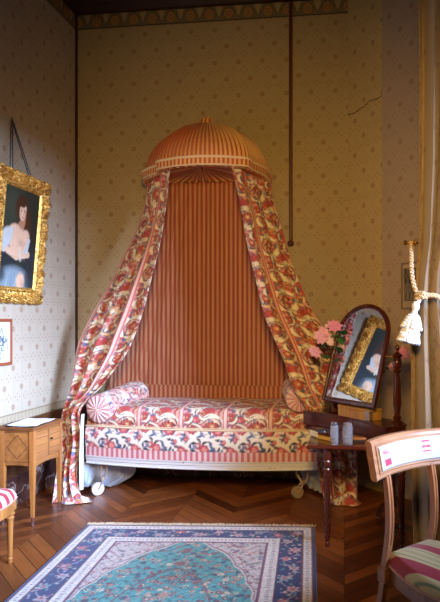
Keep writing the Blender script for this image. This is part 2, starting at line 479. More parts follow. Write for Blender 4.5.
def sprig_tile():
    t = Tile(.40, .34); t.put(np.ones(t.X.shape), (238, 226, 206)); rg = np.random.RandomState(11)
    xs = np.linspace(-.02, .42, 50)
    for ph, y0 in ((0, .08), (2.4, .25)):
        pts = [(x, y0 + .04 * math.sin(2 * PI * x / .2 + ph)) for x in xs]; t.curve(pts, .006, (120, 90, 90))
    for k in range(90):
        cx, cy = rg.rand() * .4, rg.rand() * .34
        t.leaf(cx, cy, .022 + rg.rand() * .016, .011, rg.rand() * 6.3, [BLU, NVY, (70, 96, 136), PNK, (60, 70, 104), RED][k % 6], CRM)
    for (cx, cy, r, p) in ((.06, .09, .04, 0), (.17, .24, .045, 1), (.27, .08, .036, 2), (.36, .25, .042, .4), (.12, .31, .024, 1), (.31, .17, .022, 1), (.22, .15, .02, 0)):
        t.flower(cx, cy, r, [DRD, (206, 92, 104), (226, 150, 140), OCH], 5 if r < .03 else 7, p)
    return t
T_S = scroll_tile(); T_P = sprig_tile()

# ------------------------------------------------------------------ camera geometry
CF, CPX, CHY, CH = 580., 293., 322., 1.45
TH = math.atan(69 / 580.); c_, s_ = math.cos(TH), math.sin(TH)
def at(x, y, Y):
    """the place in the room, on the plane at depth Y, that a spot of the photograph corresponds to"""
    u = (x - CPX) / CF; v = (CHY - y) / CF; dx, dy = -s_ + u * c_, c_ + u * s_; t = Y / dy
    return np.array((dx * t, Y, CH + v * t))
cam = bpy.data.cameras.new('camera'); co = bpy.data.objects.new('camera', cam); COL.objects.link(co)
co.location = (0, 0, CH); co.rotation_euler = (PI / 2, 0, TH)
cam.sensor_fit = 'HORIZONTAL'; cam.sensor_width = 36; cam.lens = 36 * CF / 440
cam.shift_x = -(CPX - 220) / 440; cam.shift_y = (CHY - 301) / 440; cam.clip_start = .05
SC.camera = co

# ------------------------------------------------------------------ room
XL, YB, ZC, XR, YF = -2.74, 5.31, 4.62, 1.6, -1.2
def wall(name, a, b, z0, z1, mat, u0=0., holes=None):
    """wall panel from a to b (plan points); room lies to the left of a->b; 0.12 thick behind"""
    a = np.array(a); b = np.array(b); L = np.linalg.norm(b - a); t = (b - a) / L; n = np.array((t[1], -t[0]))
    m = MB()
    def quad(s0, s1, q0, q1):
        P = [a + t * s for s in (s0, s1)]
        V = [(*P[0], q0), (*P[1], q0), (*P[1], q1), (*P[0], q1)] + [(*(P[0] + n * .12), q0), (*(P[1] + n * .12), q0), (*(P[1] + n * .12), q1), (*(P[0] + n * .12), q1)]
        uv = [(u0 + s0, q0, 0), (u0 + s1, q0, 0), (u0 + s1, q1, 0), (u0 + s0, q1, 0)] * 2
        m.add(V, [(0, 3, 2, 1), (4, 5, 6, 7), (0, 1, 5, 4), (3, 7, 6, 2), (0, 4, 7, 3), (1, 2, 6, 5)], 0, uv)
    if holes is None: quad(0, L, z0, z1)
    else:
        s0, s1, q0, q1 = holes
        quad(0, s0, z0, z1); quad(s1, L, z0, z1); quad(s0, s1, z0, q0); quad(s0, s1, q1, z1)
    return struct(m.build(name, mat, smooth=False))
m = MB(); m.box(XL - .15, 3.2, YF - .15, YB + .15, -.08, 0); struct(m.build('floor', M_floor, smooth=False))
m = MB(); m.box(XL - .15, XR + .6, YF - .15, YB + .15, ZC, ZC + .08); struct(m.build('ceiling', M_cornice, smooth=False))
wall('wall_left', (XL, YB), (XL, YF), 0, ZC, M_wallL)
wall('wall_back', (-.127, YB), (XL, YB), 0, ZC, M_wall)
wall('wall_alcove', (.17, 5.0), (-.127, YB), 0, ZC, M_wallA)
wall('wall_corner', (XR, 3.773), (.17, 5.0), 0, ZC, M_wallB)
WY0, WY1, WZ0, WZ1, XE = .1, 2.75, 1.30, 3.45, 1.95
wall('wall_right', (XR, YF), (XR, 3.773), 0, ZC, M_wallB, 0, (WY0 - YF, WY1 - YF, WZ0, WZ1))
wall('wall_front', (XL, YF), (XR, YF), 0, ZC, M_dado)
# window in the right wall: deep embrasure, casement and panes
m = MB()
for (x0, x1, y0, y1, z0, z1) in ((XR + .12, XE, WY0 - .1, WY0, WZ0 - .1, WZ1 + .1), (XR + .12, XE, WY1, WY1 + .1, WZ0 - .1, WZ1 + .1),
        (XR + .12, XE, WY0, WY1, WZ0 - .1, WZ0), (XR + .12, XE, WY0, WY1, WZ1, WZ1 + .1)):
    m.box(x0, x1, y0, y1, z0, z1)
struct(m.build('trim_1', M_plain, smooth=False))
win = MB(); xw = XE - .15
for y in (WY0 + .03, WY1 - .03): win.box(xw - .03, xw + .03, y - .035, y + .035, WZ0, WZ1)
for z in (WZ0 + .03, WZ0 + 1.4, WZ1 - .03): win.box(xw - .02, xw + .02, WY0, WY1, z - .03, z + .03)
win = struct(win.build('window_1', M_white, smooth=False))
# cornices, dado, skirting
m = MB()
for prof in (((0, 4.405), (.05, 4.405), (.09, 4.47), (.16, 4.5), (.16, ZC), (0, ZC)),):
    n = len(prof)
    V = [(-.12, YB - d, z) for d, z in prof] + [(XL, YB - d, z) for d, z in prof]
    m.add(V, [tuple((i, (i + 1) % n, n + (i + 1) % n, n + i)) for i in range(n)] + [tuple(range(n))[::-1], tuple(range(n, 2 * n))])
    V = [(XL + d, YF, z) for d, z in prof] + [(XL + d, YB, z) for d, z in prof]
    m.add(V, [tuple((i, (i + 1) % n, n + (i + 1) % n, n + i)) for i in range(n)] + [tuple(range(n))[::-1], tuple(range(n, 2 * n))])
struct(m.build('trim_2', M_cornice, smooth=False))
m = MB(); m.box(XL, XL + .02, YF, YB, .235, .655); m.box(XL, XL + .032, YF, YB, .635, .66); m.box(XL, -.13, YB - .02, YB, .235, .655)
struct(m.build('trim_3', M_dado, smooth=False))
m = MB(); m.box(XL, XL + .03, YF, YB, 0, .235, bev=.006); struct(m.build('baseboard_left', M_marble, smooth=False))
m = MB(); m.box(XL, -.13, YB - .03, YB, 0, .235, bev=.006); struct(m.build('baseboard_back', M_marble, smooth=False))
m = MB(); m.box(XL, XL + .018, YB - .018, YB, .66, 4.41); struct(m.build('trim_4', M_cornice, smooth=False))
# the dark batten on the back wall
r = thing('wall_batten', 'thin dark red-brown vertical batten ending in a round boss on the back wall', 'batten', (-.652, YB, 2.2))
m = MB(); m.box(-.668, -.634, YB - .022, YB - .001, 2.20, 4.40, bev=.006); m.build('strip', M_batten, r, smooth=False)
m = MB(); m.ball((-.651, YB - .024, 2.172), .03, 14, 10, sc=(1, .75, 1)); m.build('boss', M_batten, r)

# ------------------------------------------------------------------ rug
def rug():
    A = np.array((-1.941, 3.921)); ax = np.array((.9956, .0935)); bx = np.array((.0935, -.9956)); W, Lr = 1.62, 2.5
    na, nb = 300, 440; a = np.linspace(0, W, na); b = np.linspace(0, Lr, nb); a, b = np.meshgrid(a, b)
    da = np.minimum(a, W - a); db = np.minimum(b, Lr - b); d = np.minimum(da, db)
    rg = np.random.RandomState(5)
    C = np.zeros(a.shape + (3,)); C[:] = s2l((214, 204, 196))
    def put(m, c): 
        nonlocal C; m = np.clip(m, 0, 1)[..., None]; C = C * (1 - m) + s2l(c) * m
    put(d < .022, (26, 36, 84)); put((d > .022) & (d < .028), (150, 60, 60))
    s = np.where(db < da, a, b)
    put((np.abs(((s / .03) % 1) - .5) < .22) * (np.abs(d - .056) < .009) * .75, (140, 112, 116))
    put((d > .080) & (d < .235), (24, 38, 92)); put((d > .080) & (d < .087), (116, 60, 66)); put((d > .228) & (d < .235), (130, 60, 64))
    put((np.abs(((s / .026) % 1) - .5) < .25) * (np.abs(d - .270) < .010) * .75, (150, 116, 116))
    put((d > .305) & (d < .315), (140, 70, 74)); put((d > .315) & (d < .322), (40, 50, 96))
    # navy border flowers: rosettes with curling stems
    ph = 2 * PI * s / .27
    dm = d - .157
    put((np.abs(dm - .04 * np.sin(ph)) < .004) & (d > .09) & (d < .225), (150, 142, 150))
    def scat(mask, n, region, cols, r0, r1, petals=5):
        for i in range(n):
            x, y = region(); r = r0 + (r1 - r0) * rg.rand(); q = np.hypot(a - x, b - y)
            sel = (q < r * 1.4) 
            if not sel.any(): continue
            an = np.arctan2(b - y, a - x) + rg.rand() * 6; rr = r * (.78 + .22 * np.cos(petals * an)); c = cols[rg.randint(len(cols))]; c2 = cols[rg.randint(len(cols))]
            put(mask * (q < rr), c); put(mask * (q < rr * .5), c2)
    bm = ((d > .09) & (d < .226)) * 1.0
    step = .135
    for side in range(4):
        n = int((W if side < 2 else Lr) / step)
        for i in range(n + 1):
            q = .157 + i * step; off = .157 + .025 * (1 if i % 2 else -1)
            x, y = [(q, off), (q, Lr - off), (off, q), (W - off, q)][side]
            scat(bm, 1, lambda: (x, y), [(196, 120, 124), (190, 160, 160), (168, 80, 90), (120, 150, 160)], .034, .044, 6)
            scat(bm, 13, lambda: (x + rg.randn() * .055, y + rg.randn() * .055), [(60, 110, 120), (186, 90, 96), (206, 190, 170), (90, 140, 130), (80, 104, 180), (206, 150, 150)], .008, .016)
    f = d > .322
    put(f, (196, 178, 172))
    # lobed medallion
    cy = Lr / 2; u = np.abs(a - W / 2); v = np.abs(b - cy); an = np.arctan2(v, u)
    rr = np.hypot(u / .50, v / .96); rr = (np.abs(u / .50) ** 1.55 + np.abs(v / .965) ** 1.55) ** (1 / 1.55)
    edge = 1 + .035 * np.abs(np.sin(an * 9))
    med = f & (rr < edge)
    fm = (f & ~med) * 1.0; mm = med * 1.0
    reg = lambda: (.32 + rg.rand() * (W - .64), .32 + rg.rand() * (Lr - .64))
    # vines in the cream corners
    vin = np.abs(np.sin(a * 42 + 1.7 * np.sin(b * 30)) * np.sin(b * 37 + 1.9 * np.sin(a * 26))) 
    put(fm * (vin < .11) * .7, (120, 96, 98))
    scat(fm, 900, reg, [(168, 110, 114), (120, 84, 92), (72, 88, 128), (110, 140, 120), (206, 150, 140), (150, 70, 78)], .008, .019)
    put(mm * (np.abs(rr - edge) < .016) * .8, (120, 60, 66)); put(mm * (np.abs(rr - edge + .03) < .012) * .6, (206, 190, 176))
    put(mm * (rr < edge - .035), (82, 150, 146))
    put(mm * (rr < edge - .05) * (vin < .13) * .75, (34, 96, 104))
    mm2 = mm * (rr < edge - .05)
    scat(mm2, 1300, reg, [(150, 92, 90), (96, 60, 70), (190, 150, 120), (40, 80, 110), (206, 190, 160), (170, 110, 100), (70, 60, 76)], .009, .024, 6)
    put(mm2 * (np.abs(rr - .55) < .012) * .8, (120, 70, 70))
    for k in range(9): scat(mm2, 1, lambda: (W / 2, .45 + k * .2), [(130, 84, 84), (170, 130, 110)], .035, .045, 8)
    # worn wool
    C *= (1 + .20 * rg.randn(*a.shape))[..., None].clip(.5, 1.5)
    X = A[0] + ax[0] * a + bx[0] * b; Y = A[1] + ax[1] * a + bx[1] * b; Z = np.full(a.shape, .012) + .0015 * np.sin(a * 9) * np.sin(b * 7)
    Z[0, :] = Z[-1, :] = .002; Z[:, 0] = Z[:, -1] = .002
    m = MB(); m.grid(X[::-1], Y[::-1], Z[::-1], col=C[::-1].clip(0, 1))
    ro = thing('oriental_rug', 'oriental rug with teal medallion, navy flowered border and pale fringe on the parquet', 'rug', (float(A[0] + ax[0] * .8), float(A[1] + bx[1] * 1.2), 0))
    m.build('pile', M_rug, ro)
    for end in (0, 1):
        m = MB(); bb = 0 if end == 0 else Lr; sg = -1 if end == 0 else 1
        for i in range(215):
            aa = .004 + i * (W - .008) / 214; L = .05 + .02 * rg.rand(); sk = rg.randn() * .008
            P = []
            for t_, zz in ((-.004, .010), (.35, .012), (.7, .008), (1, .003)):
                q = A + ax * (aa + sk * t_) + bx * (bb + sg * L * t_); P.append((q[0], q[1], zz))
            m.tube(P, [.0034, .0038, .0036, .0022], 5)
        tag(m.build('fringe', M_cream, ro), kind='stuff')
rug()

# ------------------------------------------------------------------ bed
BX0, BX1 = -2.30, -.345; BC = (BX0 + BX1) / 2; BH = (BX1 - BX0) / 2; YR = 5.25
def bow(x, off=0): 
    q = np.clip((np.asarray(x) - BC) / BH, -1, 1); return 4.63 - .11 * (1 - q * q) - off
bed = thing('daybed', 'white-painted antique daybed with pink striped and flowered base on casters against the back wall', 'bed', (BC, 4.95, 0))
def band(z0, z1, off, mat, name, parent, tile=None, uvs=1., prof=None, nz=24, rot=False, x0=BX0, x1=BX1):
    nu = int((x1 - x0) / .008); X, Zs = np.meshgrid(np.linspace(x0, x1, nu), np.linspace(z0, z1, nz))
    t = (Zs - z0) / (z1 - z0); o = off + (0 if prof is None else prof(t)); Y = bow(X, o)
    col = tile.sample(X + .11, Zs) if tile is not None else None
    m = MB(); m.grid(X, Y, Zs, uv=(X, Zs), col=col)
    # ends, top and back so that the band is a closed body
    for xe in (x0, x1):
        yy = Y[:, 0] if xe == x0 else Y[:, -1]; q = np.linspace(0, 1, 40)
        Yq = yy[:, None] * (1 - q) + YR * q; Zq = np.repeat(np.linspace(z0, z1, nz)[:, None], 40, 1); Xq = np.full(Yq.shape, xe)
        if xe == x0: Xq, Yq, Zq = Xq[:, ::-1], Yq[:, ::-1], Zq[:, ::-1]
        m.grid(Xq, Yq, Zq, uv=(Yq, Zq), col=None if tile is None else tile.sample(Yq, Zq))
    for zz, row in ((z1, -1), (z0, 0)):
        V = [(X[row, i], Y[row, i], zz) for i in range(0, nu, 4)] + [(x1, YR, zz), (x0, YR, zz)]
        m.add(V, [tuple(range(len(V))) if zz == z1 else tuple(range(len(V)))[::-1]])
    return m.build(name, mat, parent)
rail = band(.265, .335, 0, M_white, 'rail', bed, prof=lambda t: np.interp(t, [0, .12, .16, .45, .5, .8, .86, 1], [.0, .004, -.004, -.004, .004, .004, .012, .012]))
band(.337, .412, .006, M_stripe_b, 'striped_band', bed)
band(.412, .582, .010, M_chintz, 'flowered_base', bed, T_P, prof=lambda t: .008 * np.sin(PI * t))
# gathered cream piping between base and cushion
xs = np.linspace(BX0 + .005, BX1 - .005, 70)
m = MB(); m.tube([(x, float(bow(x, .014)), .585) for x in xs], .007, 8); m.build('piping', M_cream, bed)
for sx, nm in ((BX0 - .03, 'end_board'), (BX1 - .01, 'end_board')):
    m = MB(); m.box(sx, sx + .04, 4.70, YR, .28, .80, bev=.012); m.build(nm, M_white, bed, smooth=False)
m = MB(); X, Zs = np.meshgrid(np.linspace(BX0 + .1, BX1 - .1, 240), np.linspace(.5, .862, 12))
m.grid(X, np.full(X.shape, 5.195), Zs, uv=(X, Zs)); m.box(BX0 + .1, BX1 - .1, 5.197, 5.245, .5, .862); m.tube([(BX0 + .1, 5.20, .862), (BX1 - .1, 5.20, .862)], .007)
m.build('back_panel', M_stripe, bed)
# legs with casters
def bed_leg(x, y, spin, style):
    m = MB()
    if style == 0:
        m.tube([(x - .015, y, .27), (x - .015, y, .2), (x - .02, y - .005, .135)], .010, 8); m.tube([(x + .035, y, .27), (x + .03, y, .19), (x + .01, y, .125)], .010, 8)
        m.box(x - .03, x + .045, y - .015, y + .015, .235, .268, bev=.006)
        m.lathe([(.022, .12), (.024, .13), (.018, .145), (.02, .155)], x - .004, y, 12)
    else:
        m.tube([(x - .05, y, .27), (x - .045, y, .2), (x + .0, y - .01, .13)], .011, 8); m.tube([(x + .08, y, .27), (x + .05, y, .21), (x + .045, y, .16), (x + .01, y, .12)], .011, 8)
        m.tube([(x - .06, y, .265), (x + .02, y, .20), (x + .09, y, .265)], .008, 8)
        m.lathe([(.022, .11), (.024, .12), (.018, .135), (.02, .145)], x, y, 12)
    lg = m.build('leg', M_rust, bed)
    d = np.array((math.cos(spin), math.sin(spin))); w = np.array((-d[1], d[0])); cx, cy = x + d[0] * .045, y + d[1] * .045
    m = MB()
    for sg in (-1, 1):
        m.tube([(x + w[0] * .008 * sg, y + w[1] * .008 * sg, .125), (x + w[0] * .024 * sg + d[0] * .01, y + w[1] * .024 * sg + d[1] * .01, .11), (cx + w[0] * .024 * sg, cy + w[1] * .024 * sg, .055)], .007, 8)
    m.build('fork', M_rust, lg)
    m = MB(); R = Matrix.Translation((cx, cy, .054)) @ Matrix(((d[0], 0, w[0], 0), (d[1], 0, w[1], 0), (0, 1, 0, 0), (0, 0, 0, 1)))
    m.lathe([(.012, -.02), (.030, -.017), (.034, -.012), (.050, -.016), (.054, -.008), (.054, .008), (.050, .016), (.034, .012), (.030, .017), (.012, .02)], 0, 0, 24, M=R)
    m.build('wheel', M_white if style == 0 else M_rust, lg)
bed_leg(-2.165, 4.66, PI + .75, 0); bed_leg(-.49, 4.76, PI + .6, 1); bed_leg(-2.22, 5.12, 1.9, 0); bed_leg(-.49, 5.17, .8, 1)

# the cushion on it
def mattress():
    nu, nv = 240, 120; r = .05
    # profile from bottom front seam over the top to the back
    prof = []
    q = np.linspace(0, 1, nv); 
    X, Q = np.meshgrid(np.linspace(BX0 + .02, BX1 - .02, nu), q)
    k = np.clip((X - BC) / BH, -1, 1); zt = .757 - .02 * np.abs(k) ** 6
    yf = bow(X, .012)
    def press(X, Y, Z):      # the bolsters sink into the cushion
        for p0, p1, rad in (((-2.145, 4.54, .735), (-2.03, 5.10, .80), .125), ((-.50, 4.62, .835), (-.60, 5.10, .86), .115)):
            t = np.clip((Y - p0[1]) / (p1[1] - p0[1]), -.1, 1); ax = p0[0] + (p1[0] - p0[0]) * t; az = p0[2] + (p1[2] - p0[2]) * t
            out = X < ax if p0[0] < -1 else X > ax
            dx = np.where(out, np.abs(X - ax) * .35, np.abs(X - ax)); lim = az - np.sqrt(np.clip(rad ** 2 - dx ** 2, 0, None))
            Z = np.where((dx < rad) & (Y < 5.16), np.minimum(Z, np.maximum(lim, .60)), Z)
        return Z
    # front face from q 0-.2, round .2-.3, top .3-.95, back
    Z = np.where(Q < .2, .588 + (zt - .588 - r) * Q / .2, 0); Y = yf.copy() - .012 * np.sin(PI * np.clip(Q / .2, 0, 1))
    a = np.clip((Q - .2) / .1, 0, 1) * PI / 2; m1 = (Q >= .2) & (Q <= .3)
    Z = np.where(m1, zt - r + r * np.sin(a), Z); Y = np.where(m1, yf + r - r * np.cos(a), Y)
    t = np.clip((Q - .3) / .65, 0, 1); m2 = Q > .3
    Z = np.where(m2, zt + .012 * np.sin(PI * t) + .003 * np.sin(X * 13 + t * 4), Z); Y = np.where(m2, yf + r + (5.18 - yf - r) * t, Y)
    Z = press(X, Y, Z); m3 = Q > .955; Z = np.where(m3, .59, Z)
    fl = np.concatenate([np.zeros((1, nu)), np.cumsum(np.hypot(np.diff(Y, axis=0), np.diff(Z, axis=0)), 0)], 0)
    col = T_S.sample(X + .02, fl + .36)
    m = MB(); m.grid(X, Y, Z, uv=(X, fl), col=col)
    for i in (0, -1):
        V = np.stack([X[:, i], Y[:, i], Z[:, i]], -1); n = nv
        m.add(V, [tuple(range(n)) if i == 0 else tuple(range(n))[::-1]], 0, None, col[:, i])
    ro = thing('seat_cushion', 'long flowered chintz cushion with striped bands lying on the daybed', 'cushion', (BC, 4.95, .588))
    m.build('cover', M_chintz, ro, angle=60)
    m = MB(); xs = np.linspace(BX0 + .02, BX1 - .02, 70); m.tube([(x, float(bow(x, .012)), .60) for x in xs], .006, 8); m.build('piping', M_cream, ro)
mattress()

def bolster(name, label, p0, p1, rad, shift, scale=1.):
    p0, p1 = Vector(p0), Vector(p1); ax = (p1 - p0).normalized(); side = ax.cross(Vector((0, 0, 1))).normalized(); up = side.cross(ax)
    L = (p1 - p0).length; nl, nt = 100, 96
    S, T = np.meshgrid(np.linspace(0, L, nl), np.linspace(0, 2 * PI, nt, endpoint=False), indexing='ij')
    R = rad * (1 + .012 * np.sin(T * 5 + S * 9)) * np.where(S < .02, .93 + .07 * S / .02, 1) * np.where(S > L - .03, .93 + .07 * (L - S) / .03, 1)
    P = np.array(p0)[None, None] + np.array(ax) * S[..., None] + np.array(side) * (R * np.cos(T))[..., None] + np.array(up) * (R * np.sin(T))[..., None]
    ro = thing(name, label, 'bolster', tuple(p0 - Vector((0, 0, rad))))
    m = MB(); m.grid(P[..., 0], P[..., 1], P[..., 2], col=T_P.sample(T * rad, S + shift) * .45 + T_S.sample(T * rad + shift, S) * .55, closeu=True); m.build('cover', M_chintz, ro, angle=60)
    for end, base, sg in ((0, p0, -1), (1, p1, 1)):
        nr = 16; Rr, T2 = np.meshgrid(np.linspace(rad * .95, .001, nr), np.linspace(0, 2 * PI, nt, endpoint=False), indexing='ij')
        bulge = sg * .032 * np.sqrt(np.clip(1 - (Rr / rad) ** 2, 0, 1)) * (1 - .35 * (np.cos(T2 * 14) * .5 + .5)) * np.where(Rr < rad * .12, .6, 1)
        P = np.array(base)[None, None] + np.array(ax) * bulge[..., None] + np.array(side) * (Rr * np.cos(T2))[..., None] + np.array(up) * (Rr * np.sin(T2))[..., None]
        f = sm(.3, .7, np.cos(T2 * 14) * .5 + .5)[..., None]; q = (Rr / rad)[..., None]
        col = s2l((214, 148, 150)) * f + s2l((234, 206, 198)) * (1 - f)
        m = MB(); m.grid(P[..., 0], P[..., 1], P[..., 2], col=col, closeu=True)
        pc = Vector(base) + ax * sg * .02
        pl = m.build('end_cap', M_chintz, ro, angle=180)
        m = MB(); m.ball(pc, .013, 12, 8); m.build('button', M_cream, pl)
bolster('bolster', 'flowered bolster with round gathered end on the side of the bed nearest the cabinet', (-2.145, 4.54, .735), (-2.03, 5.10, .80), .121, .03)
bolster('bolster', 'round flowered bolster half hidden behind the flowered curtain next to the dressing table', (-.50, 4.62, .835), (-.60, 5.10, .86), .11, .2)

# ------------------------------------------------------------------ canopy crown
PLAN = [(-2.0, 5.29), (-1.985, 5.12), (-1.93, 4.95), (-1.82, 4.83), (-1.725, 4.76), (-1.70, 4.665), (-1.66, 4.63), (-1.5, 4.565), (-1.31, 4.54), (-1.12, 4.565),
        (-.95, 4.625), (-.915, 4.665), (-.905, 4.76), (-.87, 4.85), (-.83, 4.97), (-.82, 5.13), (-.83, 5.29)]
def resample(P, n):
    P = np.array(P, float); d = np.concatenate([[0], np.cumsum(np.linalg.norm(np.diff(P, axis=0), axis=1))]); s = np.linspace(0, d[-1], n)
    return np.stack([np.interp(s, d, P[:, i]) for i in range(P.shape[1])], -1), s
PL, PS = resample(PLAN, 321)
for _ in range(3): PL[1:-1] = (PL[:-2] + PL[1:-1] * 2 + PL[2:]) / 4
crown = thing('bed_canopy', 'domed bed canopy of gathered rose striped cloth with cream cord trim', 'canopy', (-1.4, YB, 2.72))
APX = np.array((-1.385, 5.10))
def dome():
    nv = 40; a = np.linspace(0, 1, nv)[:, None]; s = PS[None, :]
    k = np.cos(a * PI / 2 * .985) ** 1.30; z = 2.775 + .445 * np.sin(a * PI / 2) ** 1.05
    ple = 1 + (.010 * np.sin(s * 2 * PI / .037) + .008 * np.sin(s * 31)) * (.3 + .9 * np.sin(a * PI)) 
    X = APX[0] + (np.clip(PL[None, :, 0], -1.86, -.83) - APX[0]) * k * ple; Y = APX[1] + (PL[None, :, 1] - APX[1]) * k * ple
    Y = np.minimum(Y, YB - .006)
    Z = z + 0 * X + .006 * np.sin(s * 2 * PI / .037) * np.sin(a * PI)
    m = MB(); m.grid(X, Y, Z, uv=(s + 0 * X, a + 0 * X)); m.build('dome', M_stripe_d, crown, angle=180, solid=.004)
    # rosette at the top
    m = MB(); tx, ty, tz = float(APX[0]), float(APX[1]), 3.235
    for i in range(9):
        q = i * 2 * PI / 9; m.ball((tx + .035 * math.cos(q), ty + .035 * math.sin(q), tz + .012 * (i % 3)), .026, 8, 6, sc=(1, 1, .8))
    m.ball((tx, ty, tz + .035), .032, 10, 8); m.ball((tx, ty, tz - .01), .055, 14, 8, sc=(1, 1, .5))
    m.build('finial', M_stripe_d, crown)
dome()
nz = 8; Zs = np.linspace(2.718, 2.780, nz)[:, None]
m = MB(); m.grid(PL[None, :, 0] + 0 * Zs, PL[None, :, 1] + 0 * Zs, Zs + 0 * PL[None, :, 0], uv=(PS[None, :] + 0 * Zs, Zs + 0 * PS[None, :])); m.build('valance', M_stripe_d, crown, angle=180, solid=.012)
for zz, rad, nm in ((2.782, .010, 'upper_cord'), (2.718, .0065, 'lower_cord')):
    m = MB(); m.tube([(x, y - .006, zz) for x, y in PL[::2]], rad, 8); m.build(nm, M_cream, crown)
# gathered lining like rays seen from below
m = MB(); q = np.linspace(0, 1, 14)[:, None]; C0 = np.array((-1.43, 5.08, 2.845))
PB, _ = resample([tuple(PL[-1]), tuple(PL[0])], 121); PC = np.vstack([PL[:-1], PB[:-1]]); SCc = np.concatenate([[0], np.cumsum(np.linalg.norm(np.diff(PC, axis=0), axis=1))])
zr = np.concatenate([np.full(len(PL) - 1, 2.715), np.full(len(PB) - 1, 2.755)])
X = C0[0] + (PC[None, :, 0] - C0[0]) * q * .985; Y = C0[1] + (PC[None, :, 1] - C0[1]) * q * .985
Z = C0[2] + (zr[None, :] - C0[2]) * q ** 1.15 + .010 * np.sin(SCc[None, :] * 2 * PI / .07) * q
m.grid(X, Y, Z, uv=(SCc[None, :] + 0 * X, q + 0 * X), closeu=True); m.build('lining', M_stripe_d, crown, angle=180, solid=.004)
m = MB(); m.ball((C0[0], C0[1], C0[2] - .005), .03, 12, 8, sc=(1, .8, 1)); m.build('rosette', M_stripe_d, crown)

# back drape, pleated, hanging behind the bed
def back_drape():
    nu, nv = 260, 50; U, V = np.meshgrid(np.linspace(0, 1, nu), np.linspace(0, 1, nv))
    zt, zb = 2.752, .45; Z = zt + (zb - zt) * V; xl = -1.99 - .50 * V ** 1.05; xr = -.83 + .33 * V ** 1.1
    X = xl + (xr - xl) * U; n = U * 27 * 2 * PI
    Y = 5.268 + .005 * np.sin(n * .4 + V) + .002 * np.sin(n * 1.3 + V * 3)
    X = np.where(V < .02, X, X)
    m = MB(); m.grid(X, Y, Z, uv=(X * 1.0, Z)); 
    o = m.build('back_drape', M_stripe, None, angle=180, solid=.003)
    tag(o, 'rose and sand striped drape hanging flat on the wall behind the daybed', 'drape')
back_drape()

# side curtains -----------------------------------------------------------
def spline(K, n):
    """K rows (t, x, y, z): smooth interpolation in t"""
    K = np.array(K, float); t = np.linspace(0, 1, n); out = []
    for c in range(1, K.shape[1]):
        y = K[:, c]; x = K[:, 0]; mt = np.gradient(y, x); i = np.clip(np.searchsorted(x, t, 'right') - 1, 0, len(x) - 2)
        h = x[i + 1] - x[i]; u = (t - x[i]) / h
        out.append((2 * u ** 3 - 3 * u ** 2 + 1) * y[i] + (u ** 3 - 2 * u ** 2 + u) * h * mt[i] + (-2 * u ** 3 + 3 * u ** 2) * y[i + 1] + (u ** 3 - u ** 2) * h * mt[i + 1])
    return np.stack(out, -1)
def curtain(Lpts, Rpts, nu, nv, fab, phase, amp, nf, tile, foldseed=1, ushift=0., vshift=0., ampf=None, phase0=0.):
    """Lpts/Rpts: (t, px, py, Y) outline; returns arrays"""
    L = spline([(t, *at(px, py, Y)) for t, px, py, Y in Lpts], nv); R = spline([(t, *at(px, py, Y)) for t, px, py, Y in Rpts], nv)
    u = np.linspace(0, 1, nu)[None, :]; tt = np.linspace(0, 1, nv)[:, None]
    P = L[:, None, :] * (1 - u[..., None]) + R[:, None, :] * u[..., None]
    d = (R - L); d[:, 2] *= .3; d /= np.linalg.norm(d, axis=1)[:, None]; n = np.stack([d[:, 1], -d[:, 0], 0 * d[:, 0]], -1); n /= np.linalg.norm(n, axis=1)[:, None]
    fold = np.sin(2 * PI * nf * u + phase + phase0 + 1.2 * np.sin(tt * 5)) + .45 * np.sin(2 * PI * nf * 2.3 * u + 1.3 + tt * 4)
    A = amp if ampf is None else amp * ampf(tt)
    env = np.clip(np.minimum(u, 1 - u) / .08, .25, 1)
    P = P + n[:, None, :] * (fold * A * env)[..., None]
    mid = (L + R) / 2; ln = np.concatenate([[0], np.cumsum(np.linalg.norm(np.diff(mid, axis=0), axis=1))])
    U = u * fab + 0 * tt; V = ln[:, None] + 0 * u
    return P, U, V, tile.sample(U + ushift, -V + vshift)
Lc = thing('bed_curtain', 'flowered chintz bed curtain sweeping from the canopy down beside the wooden cabinet', 'curtain', (-2.35, 4.6, 0), 'bed curtains')
P, U, V, Cc = curtain(
    [(0, 150, 173, 5.18), (.13, 142, 217, 5.14), (.25, 124, 257, 5.06), (.335, 109, 286, 4.98), (.42, 94, 312, 4.88), (.51, 79, 343, 4.82), (.565, 75, 361, 4.78), (.64, 71, 386, 4.74), (.72, 65, 412, 4.70), (.83, 62, 448, 4.62), (.95, 54, 488, 4.46), (1, 51, 505, 4.40)],
    [(0, 170, 167, 4.66), (.07, 168, 191, 4.65), (.24, 160, 246, 4.62), (.37, 149, 290, 4.58), (.43, 144, 310, 4.56), (.485, 138, 328, 4.55), (.56, 127, 353, 4.535), (.62, 113, 372, 4.53), (.67, 100, 388, 4.52), (.71, 84, 402, 4.51), (.83, 80, 440, 4.50), (.95, 78, 488, 4.46), (1, 85, 506, 4.41)],
    110, 360, .52, .6, .024, 3, T_S, ushift=.018, vshift=.1, ampf=lambda t: .5 + .6 * t)
P[..., 2] = np.maximum(P[..., 2], .006)
m = MB(); m.grid(P[..., 0], P[..., 1], P[..., 2], uv=(U, V), col=Cc); m.build('cloth', M_chintz, Lc, angle=180, solid=.004)
m = MB()   # puddle of cloth on the floor at its foot
